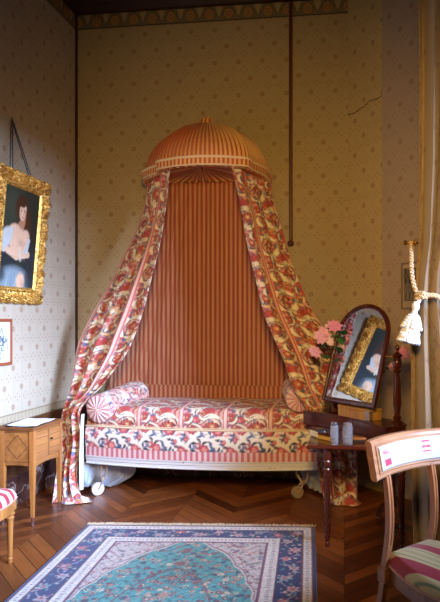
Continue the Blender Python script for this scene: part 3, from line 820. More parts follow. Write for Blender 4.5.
def puddle(cx, cy, rx, ry, hgt, tile, seed):
    n, k = 60, 20; Tt, Rr = np.meshgrid(np.linspace(0, 2 * PI, n, endpoint=False), np.linspace(0.02, 1, k)); rg = np.random.RandomState(seed)
    lob = 1 + .12 * np.sin(3 * Tt + seed) + .07 * np.sin(7 * Tt + 2 * seed)
    X = cx + rx * Rr * lob * np.cos(Tt); Y = cy + ry * Rr * lob * np.sin(Tt); Z = .006 + hgt * (1 - Rr ** 2) * (1 + .35 * np.sin(5 * Tt + seed) * Rr) + .012 * np.sin(Rr * 9 + Tt * 2) * (1 - Rr)
    mm = MB(); mm.grid(X, Y, np.maximum(Z, .004), col=tile.sample(X * 1.2, Y * 1.2), closeu=True); return mm
puddle(-2.30, 4.44, .13, .08, .05, T_S, 1).build('hem', M_chintz, Lc, angle=180)
P, U, V, Cc = curtain([(0, 82, 414, 4.475), (.5, 79.5, 450, 4.47), (1, 78.5, 490, 4.47)], [(0, 83.5, 414, 4.47), (.5, 83.5, 450, 4.47), (1, 83, 490, 4.47)], 12, 60, .1, 0, .01, 1, T_S)
m = MB(); m.grid(P[..., 0], P[..., 1], P[..., 2]); m.build('white_edge', M_linen, Lc, angle=180, solid=.004)['label'] = 'white linen edge strip'
P, U, V, Cc = curtain([(0, 82, 462, 4.66), (.6, 80, 480, 4.66), (1, 80, 487, 4.68)], [(0, 136, 462, 4.90), (.6, 132, 476, 4.90), (1, 116, 486, 4.90)], 50, 40, .5, 0, .02, 3, T_S)
P[..., 2] = np.maximum(P[..., 2], .006)
m = MB(); m.grid(P[..., 0], P[..., 1], P[..., 2]); m.build('lining', M_greycloth, Lc, angle=180, solid=.004)['label'] = 'blue-grey lining trailing under the bed'

Rc = thing('bed_curtain', 'flowered chintz bed curtain sweeping from the canopy down behind the dressing table and its mirror', 'curtain', (-.25, 4.75, 0), 'bed curtains')
P, U, V, Cc = curtain(
    [(0, 232, 167, 4.655), (.105, 240, 202, 4.64), (.24, 247.5, 246, 4.61), (.35, 256.6, 283, 4.57), (.46, 266, 319, 4.53), (.51, 273, 335, 4.51), (.60, 285.5, 364, 4.48), (.665, 293, 386, 4.46), (.735, 306, 408, 4.47), (.84, 317, 446, 4.58), (.93, 319, 476, 4.62), (1, 325, 503, 4.62)],
    [(0, 270, 180, 5.22), (.08, 273, 197, 5.18), (.20, 284, 235, 5.10), (.32, 295, 271, 5.02), (.42, 309.5, 304, 4.95), (.50, 323, 328, 4.92), (.60, 338, 362, 4.88), (.68, 346, 392, 4.84), (.735, 351, 412, 4.82), (.84, 357, 446, 4.78), (.93, 358, 476, 4.76), (1, 357, 502, 4.72)],
    110, 350, .50, 2.2, .018, 3, T_S, ushift=.225, vshift=.3, phase0=2.6, ampf=lambda t: .6 + .7 * t)
P[..., 2] = np.maximum(P[..., 2], .006)
m = MB(); m.grid(P[..., 0], P[..., 1], P[..., 2], uv=(U, V), col=Cc); m.build('cloth', M_chintz, Rc, angle=180, solid=.004)
puddle(-.15, 4.66, .15, .09, .06, T_S, 4).build('hem', M_chintz, Rc, angle=180)
P, U, V, Cc = curtain([(0, 300, 464, 5.02), (.6, 303, 478, 5.02), (1, 309, 487, 5.0)], [(0, 330, 464, 4.72), (.6, 328, 480, 4.72), (1, 326, 494, 4.72)], 40, 40, .4, 0, .02, 3, T_S)
P[..., 2] = np.maximum(P[..., 2], .006)
m = MB(); m.grid(P[..., 0], P[..., 1], P[..., 2]); m.build('lining', M_greycloth, Rc, angle=180, solid=.004)['label'] = 'grey lining trailing under the bed'

# ------------------------------------------------------------------ portrait
def portrait_colors(W, Hh, nx, ny):
    x, y = np.meshgrid(np.linspace(0, 1, nx), np.linspace(0, 1, ny)); y = y * .965 + .045; C = np.zeros((ny, nx, 3)); asp = Hh / W
    def put(m, c, a=1): 
        nonlocal C; m = np.clip(m, 0, 1)[..., None] * a; C = C * (1 - m) + s2l(c) * m
    def ell(cx, cy, rx, ry, rot=0, soft=.12):
        dx, dy = (x - cx), (y - cy) * asp; u = dx * math.cos(rot) + dy * math.sin(rot); v = -dx * math.sin(rot) + dy * math.cos(rot)
        return np.clip((1 - np.hypot(u / rx, v / (ry * asp))) / soft, 0, 1)
    def limb(p, q, r0, r1):
        dx, dy = x - p[0], (y - p[1]) * asp; ex, ey = q[0] - p[0], (q[1] - p[1]) * asp; t = np.clip((dx * ex + dy * ey) / (ex * ex + ey * ey), 0, 1)
        return np.clip((r0 + (r1 - r0) * t - np.hypot(dx - t * ex, dy - t * ey)) / .02, 0, 1)
    put(np.ones(x.shape), (44, 48, 38)); put(ell(.2, .2, .5, .4, 0, .9), (66, 70, 54), .7); put(ell(.95, .6, .3, .6, 0, .8), (30, 30, 26), .8)
    HAIR = (70, 40, 24); HAI2 = (110, 68, 40); SK = (222, 182, 150); SKD = (176, 122, 92); SH = (192, 194, 192); SHW = (38, 44, 48); SKT = (132, 148, 156)
    put(ell(.60, .36, .23, .19, 0, .4), HAIR); put(ell(.50, .22, .21, .14, 0, .3), HAIR); put(ell(.70, .46, .11, .13, 0, .5), HAIR)
    for k in range(9): put(limb((.36 + .05 * k, .15 + .02 * abs(k - 4)), (.34 + .055 * k, .34 + .03 * k * (k > 4)), .006, .010), HAI2, .45)
    put(ell(.10, .78, .34, .22, .2, .3), SHW); put(ell(.86, .80, .26, .25, 0, .3), SHW)
    put(limb((.55, .36), (.46, .46), .085, .11), SKD)
    put(ell(.47, .57, .31, .16, .1, .25), SK); put(ell(.32, .47, .19, .085, -.3, .3), SK); put(ell(.66, .50, .13, .08, .5, .3), SK)
    put(ell(.52, .57, .10, .05, 0, .8), SKD, .35); put(limb((.50, .50), (.52, .60), .008, .016), SKD, .4); put(ell(.60, .58, .10, .06, 0, .9), SKD, .3)
    put(ell(.13, .54, .16, .12, .5, .3), SH); put(limb((.27, .45), (.08, .64), .045, .085), SH); put(limb((.77, .53), (.68, .68), .045, .07), SH)
    for k in range(5): put(limb((.10 + .05 * k, .47 + .01 * k), (.04 + .045 * k, .66), .006, .012), (142, 148, 150), .7)
    put(limb((.72, .56), (.66, .68), .008, .012), (146, 150, 152), .7); put(ell(.30, .72, .10, .04, .4, .5), SHW)
    put(ell(.40, .97, .52, .19, 0, .35), SKT); put(ell(.86, .93, .2, .12, 0, .5), SHW, .8); put(ell(.05, .90, .16, .1, 0, .6), SHW, .8)
    for k in range(7): put(limb((.18 + .10 * k, .82 + .01 * k), (.08 + .12 * k, 1.02), .008, .022), (184, 194, 198) if k % 2 else (92, 106, 116), .6)
    put(limb((.18, .66), (.44, .715), .065, .06), SK); put(limb((.44, .715), (.74, .685), .06, .045), SK); put(limb((.2, .70), (.7, .738), .012, .014), SKD, .6); put(ell(.77, .675, .055, .035), SK)
    put(limb((.52, .61), (.56, .74), .020, .035), (206, 206, 200), .8)
    put(ell(.60, .945, .15, .1, 0, .4), SK); put(ell(.66, .97, .08, .06, 0, .8), SKD, .5)
    put(ell(.535, .265, .118, .094, .15, .2), SK); put(ell(.61, .29, .05, .08, 0, .8), SKD, .7)
    for ex in (.485, .575): put(ell(ex, .258, .024, .007, 0, .4), (50, 34, 30)); put(ell(ex, .243, .03, .005, 0, .4), (110, 70, 48), .8)
    put(limb((.54, .26), (.55, .292), .006, .012), SKD, .8); put(ell(.545, .318, .03, .007, 0, .4), (170, 76, 66)); put(ell(.46, .29, .04, .025, 0, .9), (216, 136, 116), .5)
    put(ell(.50, .185, .13, .045, .1, .4), HAIR); put(ell(.405, .26, .035, .1, 0, .4), HAIR); put(ell(.655, .27, .035, .11, 0, .4), HAIR)
    rg = np.random.RandomState(2); C *= (1 + .07 * rg.randn(ny, nx))[..., None].clip(.7, 1.3)
    return C.clip(0, 1)
def carved_frame(name, W, Hh, bw, parent, M, mat, dep=.05):
    """ornate frame: outer W x Hh, border bw, lies in local x(right)/z(up), front towards -y"""
    per = [(-W / 2, -Hh / 2), (W / 2, -Hh / 2), (W / 2, Hh / 2), (-W / 2, Hh / 2)]
    m = MB(); nt = 34
    for k in range(4):
        a = np.array(per[k]); b = np.array(per[(k + 1) % 4]); L = np.linalg.norm(b - a); t = (b - a) / L; n = np.array((-t[1], t[0])); ns = int(L / .005)
        S, Q = np.meshgrid(np.linspace(0, 1, ns), np.linspace(0, 1, nt)); w = Q * bw
        s = S * L; s0 = w; s1 = L - w; ss = s0 + (s1 - s0) * S          # mitred
        cyc = 2 * PI * (ss - L / 2) / .098; amp = np.sin(PI * np.clip(Q / .72, 0, 1)) ** .6
        leaf = np.abs(np.sin(cyc / 2 + 2.2 * (Q - .36) * np.sign(np.sin(cyc / 2)))) ** 1.4; vein = .5 + .5 * np.cos(cyc * 4 + 11 * Q)
        curl = np.exp(-((np.sin(cyc / 2) * .06) ** 2 + ((Q - .36) * bw) ** 2) / .0006)
        h = dep * (.35 + .30 * np.sin(PI * np.clip(Q / .75, 0, 1))) + amp * (.042 * leaf * (.30 + .70 * vein) - .014 + .020 * curl)
        bead = (Q > .76) & (Q < .87); h = h + amp * .010 * (np.sin(cyc * 2.7 + 31 * Q) * np.sin(cyc * 1.9 - 23 * Q + 1.7)) * (Q < .76); h = np.where(bead, dep * .42 + .008 * np.abs(np.sin(2 * PI * ss / .036)), h)
        h = np.where(Q >= .87, dep * (.40 - .32 * (Q - .87) / .13), h); h = np.where(Q < .02, 0.0, h)
        out = np.where(Q < .12, .016 * (np.abs(np.sin(cyc / 2 + .6)) - .5) * (1 - Q / .12), 0)
        px = a[0] + t[0] * ss + n[0] * (w - out); pz = a[1] + t[1] * ss + n[1] * (w - out)
        m.grid(px, -h, pz)
    m.box(-W / 2 + .01, W / 2 - .01, 0.0, .012, -Hh / 2 + .01, Hh / 2 - .01)
    V = np.concatenate(m.v); V = V @ np.array(M.to_3x3()).T + np.array(M.translation); m.v = [V]; m.uv = [np.concatenate(m.uv)]; m.c = [np.concatenate(m.c)]
    return m.build(name, mat, parent, angle=70)
def portrait():
    y1, z0 = 4.635, 1.60; W, Hh, bw = .715, 1.02, .130; tilt = math.atan(.09 / 1.02)
    # local x -> +Y (right in the photo), local -y -> +X (into the room), z up; leaning out at the top
    Rm = Matrix(((0, -1, 0), (1, 0, 0), (0, 0, 1))).to_4x4()
    M = Matrix.Translation((XL + .016, y1 - W / 2, z0)) @ Matrix.Rotation(tilt, 4, 'Y') @ Rm @ Matrix.Translation((0, 0, Hh / 2))
    ro = thing('portrait_painting', 'oil portrait of a seated dark-haired woman in a heavy carved gilt frame', 'painting', (XL, y1 - W / 2, z0))
    carved_frame('frame', W, Hh, bw, ro, M, M_gold)
    nx, ny = 84, 154; cw, ch = W - 2 * bw + .01, Hh - 2 * bw + .01
    X, Z = np.meshgrid(np.linspace(-cw / 2, cw / 2, nx), np.linspace(ch / 2, -ch / 2, ny)); V = np.stack([X, np.full(X.shape, -.006), Z], -1) @ np.array(M.to_3x3()).T + np.array(M.translation)
    m = MB(); C = portrait_colors(cw, ch, nx, ny); m.grid(V[::-1, :, 0], V[::-1, :, 1], V[::-1, :, 2], col=C[::-1]); m.build('canvas', M_canvas, ro)
    top = M @ Vector((0, 0, Hh / 2))
    nail = Vector((XL + .02, 4.245, 3.04))
    m = MB()
    for dy in (-.165, .085):
        a = Vector((top.x + .01, 4.245 + dy + .01, top.z - .02 if dy < 0 else top.z - .01))
        for k in (-.008, .008): m.tube([nail + Vector((0, k, 0)), (nail + a) / 2 + Vector((0, k * 1.6, 0)), a + Vector((0, k * 2.2, 0))], .0042, 6)
    m.build('hanging_cord', simple('dark_cord', (40, 44, 46), .8), ro)
    m = MB(); m.ball(nail, .012, 10, 8); m.build('nail', M_silver, ro)
portrait()
def small_print():
    y1, z0, z1, W = 4.253, 1.117, 1.474, .30; ro = thing('framed_print', 'small ink drawing in a plain red-brown frame below the gilt portrait', 'picture', (XL, y1 - W / 2, z0))
    fr = MB(); d = .024
    for (ya, yb, za, zb) in ((y1 - W, y1, z0, z0 + d), (y1 - W, y1, z1 - d, z1), (y1 - W, y1 - W + d, z0 + d, z1 - d), (y1 - d, y1, z0 + d, z1 - d)): fr.box(XL + .001, XL + .022, ya, yb, za, zb, bev=.003)
    fr.build('frame', simple('red_brown_frame', (150, 74, 44), .4, noise=.15), ro, smooth=False)
    nx, ny = 70, 90; Y, Z = np.meshgrid(np.linspace(y1 - W + d, y1 - d, nx), np.linspace(z0 + d, z1 - d, ny)); u = (Y - Y.min()) / np.ptp(Y); v = (Z - Z.min()) / np.ptp(Z)
    C = np.zeros(Y.shape + (3,)) + s2l((222, 228, 226)); oval = np.hypot((u - .5) / .44, (v - .5) / .46)
    C[oval < 1] = s2l((206, 216, 220))
    rg = np.random.RandomState(8); pts = np.cumsum(rg.randn(60, 2) * .09, 0); pts = .5 + (pts - pts.mean(0)) * .18 / pts.std(0) * np.array((1, 1.3)); pts[:, 0] += .2
    for p, q in zip(pts[:-1], pts[1:]):
        e = q - p; t = np.clip(((u - p[0]) * e[0] + (v - p[1]) * e[1]) / (e @ e), 0, 1); D = np.hypot(u - p[0] - t * e[0], v - p[1] - t * e[1]); C[(D < .014) & (oval < 1)] = s2l((70, 80, 92))
    m = MB(); m.grid(np.full(Y.shape, XL + .012), Y, Z, col=C); m.build('sheet', M_canvas, ro)
small_print()

# ------------------------------------------------------------------ small cabinet
def cabinet():
    x0, x1, y0, y1, zt, zb = -2.560, -2.305, 3.853, 4.245, .690, .44
    ro = thing('bedside_cabinet', 'small honey-coloured inlaid wooden cabinet on tall tapering legs by the left wall', 'cabinet', ((x0 + x1) / 2, (y0 + y1) / 2, 0))
    m = MB(); m.box(x0 + .004, x1 - .012, y0 + .006, y1 - .006, zb, zt - .012, bev=.003)
    # curved aprons under the case
    for (ya, yb) in ((y0 + .03, y1 - .03),):
        n = 18; q = np.linspace(0, 1, n)
        poly = [(ya + (yb - ya) * t, zb + .001) for t in (0, 1)] + [(yb - (yb - ya) * t, zb - .030 + .016 * math.sin(PI * t)) for t in q]
        V = [(x1 - .013, a, b) for a, b in poly] + [(x1 - .030, a, b) for a, b in poly]; k = len(poly)
        m.add(V, [tuple(range(k)), tuple(range(k, 2 * k))[::-1]] + [(i, k + i, k + (i + 1) % k, (i + 1) % k) for i in range(k)])
    poly = [(x0 + .02, zb), (x1 - .02, zb)] + [(x1 - .02 - (x1 - x0 - .04) * t, zb - .014 + .006 * math.sin(PI * t)) for t in np.linspace(0, 1, 14)]
    V = [(a, y0 + .007, b) for a, b in poly] + [(a, y0 + .022, b) for a, b in poly]; k = len(poly)
    m.add(V, [tuple(range(k)), tuple(range(k, 2 * k))[::-1]] + [(i, k + i, k + (i + 1) % k, (i + 1) % k) for i in range(k)])
    body = m.build('case', M_cherryh, ro, smooth=False)
    # marquetry on the side: frame line and lozenge (thin strips let in)
    m = MB(); yf = y0 + .0055; cx, cz = (x0 + x1) / 2, (zb + zt) / 2 - .005; w, h = .078, .085
    def strip(p, q, r=.0016): m.tube([(p[0], yf, p[1]), (q[0], yf, q[1])], r, 6)
    L = [(cx, cz + h), (cx + w, cz), (cx, cz - h), (cx - w, cz)]
    for i in range(4): strip(L[i], L[(i + 1) % 4])
    Q = [(cx - .096, cz + .104), (cx + .096, cz + .104), (cx + .096, cz - .104), (cx - .096, cz - .104)]
    for i in range(4): strip(Q[i], Q[(i + 1) % 4])
    m.build('side_inlay', M_inlay, body)
    m = MB(); m.box(x0 - .006, x1 + .006, y0 - .006, y1 + .006, zt - .014, zt - .002, bev=.004)
    for (a, b, c, d) in ((x0 - .006, x1 + .006, y0 - .006, y0 + .004), (x0 - .006, x1 + .006, y1 - .004, y1 + .006), (x0 - .006, x0 + .004, y0, y1), (x1 - .004, x1 + .006, y0, y1)): m.box(a, b, c, d, zt - .004, zt + .012, bev=.003)
    m.build('top', wood('cabinet_top_wood', (92, 52, 28), (140, 84, 44), .35, 'y', 4), ro, smooth=False)
    ym = (y0 + y1) / 2 + .005
    for (a, b) in ((y0 + .026, ym - .003), (ym + .003, y1 - .02)):
        m = MB(); m.box(x1 - .012, x1 - .001, a, b, zb + .022, zt - .026, bev=.002)
        dr = m.build('door', M_cherryh, ro, smooth=False)
        m = MB()
        for z in np.linspace(zb + .022, zt - .026, 5)[1:-1]: m.tube([(x1 - .0008, a + .004, z), (x1 - .0008, b - .004, z)], .0018, 6)
        m.tube([(x1 - .0008, a + .003, zb + .025), (x1 - .0008, b - .003, zb + .025), (x1 - .0008, b - .003, zt - .029), (x1 - .0008, a + .003, zt - .029)], .0018, 6, closed=True)
        m.build('inlay', M_inlay, dr)
        if b > ym + .05:
            m = MB(); m.lathe([(.003, 0), (.004, .008), (.009, .013), (.008, .02), (.003, .023)], 0, 0, 12, M=Matrix.Translation((x1 - .002, a + .018, (zb + zt) / 2 + .02)) @ Matrix.Rotation(PI / 2, 4, 'Y')); m.build('knob', M_iron, dr)
    for (lx, ly) in ((x0 + .015, y0 + .015), (x1 - .015, y0 + .015), (x0 + .015, y1 - .015), (x1 - .015, y1 - .015)):
        m = MB(); n = 4; sgx = 1 if lx > -2.43 else -1
        V = []
        for z, r in ((zt - .014, .0165), (zb - .04, .0165), (.10, .0105), (.062, .0095)): V += [(lx + a * r, ly + b * r, z) for a, b in ((-1, -1), (1, -1), (1, 1), (-1, 1))]
        F = [(j * 4 + i, j * 4 + (i + 1) % 4, (j + 1) * 4 + (i + 1) % 4, (j + 1) * 4 + i) for j in range(3) for i in range(4)]
        F = [f[::-1] for f in F] + [(0, 1, 2, 3), (12, 15, 14, 13)]
        m.add(V, F, 0, V); lg = m.build('leg', M_cherry, ro, smooth=False)
        m = MB(); m.lathe([(.0135, .065), (.012, .05), (.009, .012), (.011, .006), (.008, 0)][::-1], lx, ly, 4); m.build('sabot', M_batten, lg, smooth=False)
cabinet()
def sheet():
    nx, ny = 26, 20; U, V = np.meshgrid(np.linspace(-.13, .13, nx), np.linspace(-.165, .165, ny)); a = .12
    X = -2.435 + U * .82 * math.cos(a) - V * math.sin(a); Y = 4.05 + U * .82 * math.sin(a) + V * math.cos(a); X = np.clip(X, -2.555, -2.312)
    Z = .7065 + .004 * np.sin(U * 30 + 1) * np.sin(V * 17) + .016 * np.clip(-U - .02, 0, 1) * 3 * (V > -.2)
    m = MB(); m.grid(X, Y, np.maximum(Z, .7035)); o = m.build('paper_sheet', M_paper, None, angle=180, solid=.0016)
    tag(o, 'white sheet of paper lying on top of the small honey-coloured cabinet', 'paper')
sheet()

# ------------------------------------------------------------------ chairs
def chair(label, loc, rot, seat_mat, wm, wr, group, front_style):
    """local frame: +x along the back, -y to the front; origin between the back legs on the floor"""
    ro = thing('side_chair', label, 'chair', (0, 0, 0), group)
    SW, FW, SD = .136, .222, .42; SZ = .384
    for sx in (-1, 1):
        # rear leg and post in one sabre-curved piece
        m = MB(); x = .15 * sx; path = [(x, .07, 0), (x, .045, .12), (x, .015, .26), (x, 0, .36), (x, -.010, .43), (x, -.026, .52), (x, -.030, .62), (x, -.022, .72), (x, -.006, .80), (x, .008, .86)]
        Pn = spline([(i / (len(path) - 1), *p) for i, p in enumerate(path)], 30)
        m.tube([tuple(p) for p in Pn], [.024] * 30, 4, flat=(1.0, .8, (1, 1, 0)))
        m.tube([tuple(p + np.array((0, -.017, 0))) for p in Pn[15:28]], .004, 6)
        pt = m.build('rear_leg', wm, ro, smooth=True, angle=30)
        m = MB(); m.box(x - .024, x + .024, -.026, .024, .318, .385, bev=.004); m.box(x - .014, x + .014, -.030, .027, .335, .368, bev=.004); m.build('block', wm, pt, smooth=False)
    # crest: concave upholstered board
    nb = 30; xs = np.linspace(-.262, .262, nb); yc = lambda x: -.055 * (np.asarray(x) / .262) ** 2
    def slab(x0, x1, z0, z1, front, back, mi=0, nbb=nb, r=.008, uvf=None):
        xx = np.linspace(x0, x1, nbb); prof = [(back, z0 + r), (back - r, z0), (front + r, z0), (front, z0 + r), (front, z1 - r), (front + r, z1), (back - r, z1), (back, z1 - r)]
        mm = MB(); V = []
        for x in xx:
            for f, z in prof:
                rec = .24 * (z - .78); V.append((x, float(yc(x)) + f + rec, z))
        n = len(prof); F = [(i * n + k, (i + 1) * n + k, (i + 1) * n + (k + 1) % n, i * n + (k + 1) % n) for i in range(nbb - 1) for k in range(n)]
        F = [f for f in F] + [tuple(range(n)), tuple((nbb - 1) * n + k for k in range(n))[::-1]]
        mm.add(V, F, 0, [(v[0], v[2], 0) for v in V]); return mm
    cr = slab(-.262, .262, .782, .945, -.012, .026).build('crest_rail', wr, ro, angle=35)
    slab(-.232, .232, .803, .925, -.018, -.006, r=.005).build('moulding', wr, cr, angle=35)
    mm = slab(-.215, .215, .815, .915, -.026, -.010, r=.007)
    t = NT('worn_white_upholstery' + str(len(bpy.data.materials))); u, v, w = t.uvw()
    c = lin(162, 161, 160)
    nse = t.noise(t.vec(u * 14, v * 160, 0.0), 1.0, 3); c = t.mix(nse.gt(.62, .1) * .35, c, lin(196, 196, 200))
    fray = t.noise(t.vec(u * 40, v * 220, 0.0), 1.0, 2)
    wear = nse.gt(.40, .1)
    p1 = abs(u + .166).lt(.027, .010) * abs(v - .889).lt(.008, .005) * wear; p2 = abs(u + .158).lt(.027, .004) * abs(v - .846).lt(.014, .004)
    p3 = abs(u - .112).lt(.026, .016) * abs(v - .876).lt(.006, .004).max(abs(v - .900).lt(.004, .004)).max(abs(v - .856).lt(.003, .003)) * wear
    c = t.mix((p1 * .85).max(p2).max(p3), c, lin(196, 40, 62))
    stitch = abs(u.cell(.018, 0)).lt(.006, .003) * (abs(v - .911).lt(.003, .002).max(abs(v - .819).lt(.003, .002)))
    c = t.mix(stitch * .6, c, lin(120, 116, 120))
    t.bump(nse, .2, .003); wm_ = t.set(color=c, rough=.8)
    mm.build('back_pad', wm_, ro, angle=35)
    # seat rail and drop-in cushion: bowed plan
    def plan(k):
        P = [(-SW * k, .0)]; n = 12
        for i in range(n + 1):
            q = i / n; P.append((-(SW + (FW - SW) * math.sin(q * PI / 2) + .012 * math.sin(PI * q)) * k, -SD * q * .92 - .01))
        for i in range(1, 14):
            q = i / 14; P.append(((-FW + 2 * FW * q) * k, -SD * .92 - .01 - .05 * math.sin(PI * q)))
        for i in range(n + 1):
            q = 1 - i / n; P.append(((SW + (FW - SW) * math.sin(q * PI / 2) + .012 * math.sin(PI * q)) * k, -SD * q * .92 - .01))
        P.append((SW * k, 0.)); return P
    m = MB(); m.prism(plan(1.0)[::-1][::-1], SZ - .062, SZ); rl = m.build('seat_rail', wm, ro, smooth=False, bevel=.006)
    P0 = np.array(plan(1.0)); ctr = np.array((0, -.21)); q = np.linspace(0, 1, 22)
    PP, _ = resample(np.vstack([P0, P0[:1]]), 121); PP = PP[:-1]
    k = np.array([1, 1.012, 1.012, .985] + list(np.linspace(.93, .01, 20))); zz = SZ - .412 + np.array([.412, .42, .436, .452] + list(.455 + .045 * np.sqrt(np.clip(1 - np.linspace(.93, .01, 20) ** 2.2, 0, 1))))
    Xs = ctr[0] + (PP[None, :, 0] - ctr[0]) * k[:, None]; Ys = ctr[1] + (PP[None, :, 1] - ctr[1]) * k[:, None]; Zz = zz[:, None] + 0 * Xs
    m = MB(); m.grid(Xs, Ys, Zz, uv=(Xs + .01, Ys), closeu=True); st = m.build('seat', seat_mat, ro, angle=80)
    m = MB(); m.tube([(x * 1.018, (y + .21) * 1.018 - .21, SZ + .008) for x, y in PP], .0055, 6, closed=True); m.build('gimp_braid', simple('gimp_braid' + str(len(bpy.data.materials)), (196, 150, 130), .8, noise=.3, nscale=120), st)
    for sx in (-1, 1):
        x, y = (FW - .02) * sx, -SD * .92 + .015; m = MB()
        m.lathe([(.010, 0), (.013, .006), (.012, .02), (.016, .03), (.011, .038), (.013, .045), (.0185, .26), (.024, .275), (.017, .285), (.026, .297), (.026, .305), (.018, .312), (.026, .318), (.024, .33)], x, y, 24, flute=(.045, .262, 12, .12))
        m.box(x - .026, x + .026, y - .026, y + .026, .318, .385, bev=.004); m.build('front_leg', wm, ro, angle=35)
    ro.location = loc; ro.rotation_euler = (0, 0, rot)
    return ro
chair('walnut chair with worn white back pad and red-striped beige seat before the dressing table', (.205, 2.665, 0), math.atan2(.70, .713), M_seatR, M_walnut, M_walnuth, 'striped side chairs', 0)
chair('honey-wood chair with red and white striped seat, cut off beside the small cabinet', (-2.09 - .372 - .01, 3.265 - .205, 0), PI / 2, M_seatL, M_chwood, M_chwood, 'striped side chairs', 1)

# ------------------------------------------------------------------ dressing table, mirror stand and what stands on them
def turned_leg(x, y, zt, r=.024):
    m = MB(); z = lambda q: q * zt
    prof = [(.010, 0), (.014, .008), (.014, .03), (.008, .036), (.016, .05), (.020, .065), (.012, .08), (.019, .095), (.022, .11), (.014, .128), (.020, .14), (.022, .155), (.015, .165),
            (.018, .172), (.0255, .44), (.028, .448), (.018, .457), (.026, .468), (.027, .485), (.018, .498), (.028, .512), (.030, .53), (.022, .545), (.028, .556), (.028, zt)]
    prof = [(a * r / .026, b * zt / .62) for a, b in prof]
    m.lathe(prof, x, y, 28, flute=(.17 * zt / .62, .442 * zt / .62, 9, .22)); return m
def table():
    x0, x1, y0, y1 = -.352, .285, 3.675, 4.63
    ro = thing('dressing_table', 'dark mahogany dressing table with turned fluted legs between the bed and the side chair', 'table', (0, 4.1, 0))
    m = MB(); m.box(x0, x1, y0, y1, .640, .664, bev=.008)
    m.build('tabletop', M_mahogx, ro, smooth=False)
    L = [(-.222, 3.735), (.250, 3.735), (.238, 4.46), (-.27, 4.46)]
    for x, y in L:
        lg = turned_leg(x, y, .641).build('leg', M_mahog, ro, angle=50)
        m = MB(); m.ball((x, y, .011), .011, 10, 8); m.lathe([(.007, .008), (.012, .02), (.010, .034)], x, y, 12); m.build('caster', M_brass, lg)
    m = MB()
    m.tube([(.245, 3.74, .14), (.17, 3.95, .10), (.10, 4.1, .085), (.14, 4.3, .10), (.236, 4.46, .14)], .013, 8)
    m.build('stretcher', M_mahog, ro)
table()
HX = np.array((.680, -.733)); HX = HX / np.linalg.norm(HX); NX = np.array((HX[1], -HX[0]))     # along the stand; NX faces the room
NP = np.array((.235, 3.955))                                                                      # near post
def sp(l, o): q = NP - HX * l + NX * o; return (float(q[0]), float(q[1]))
ZS = .664
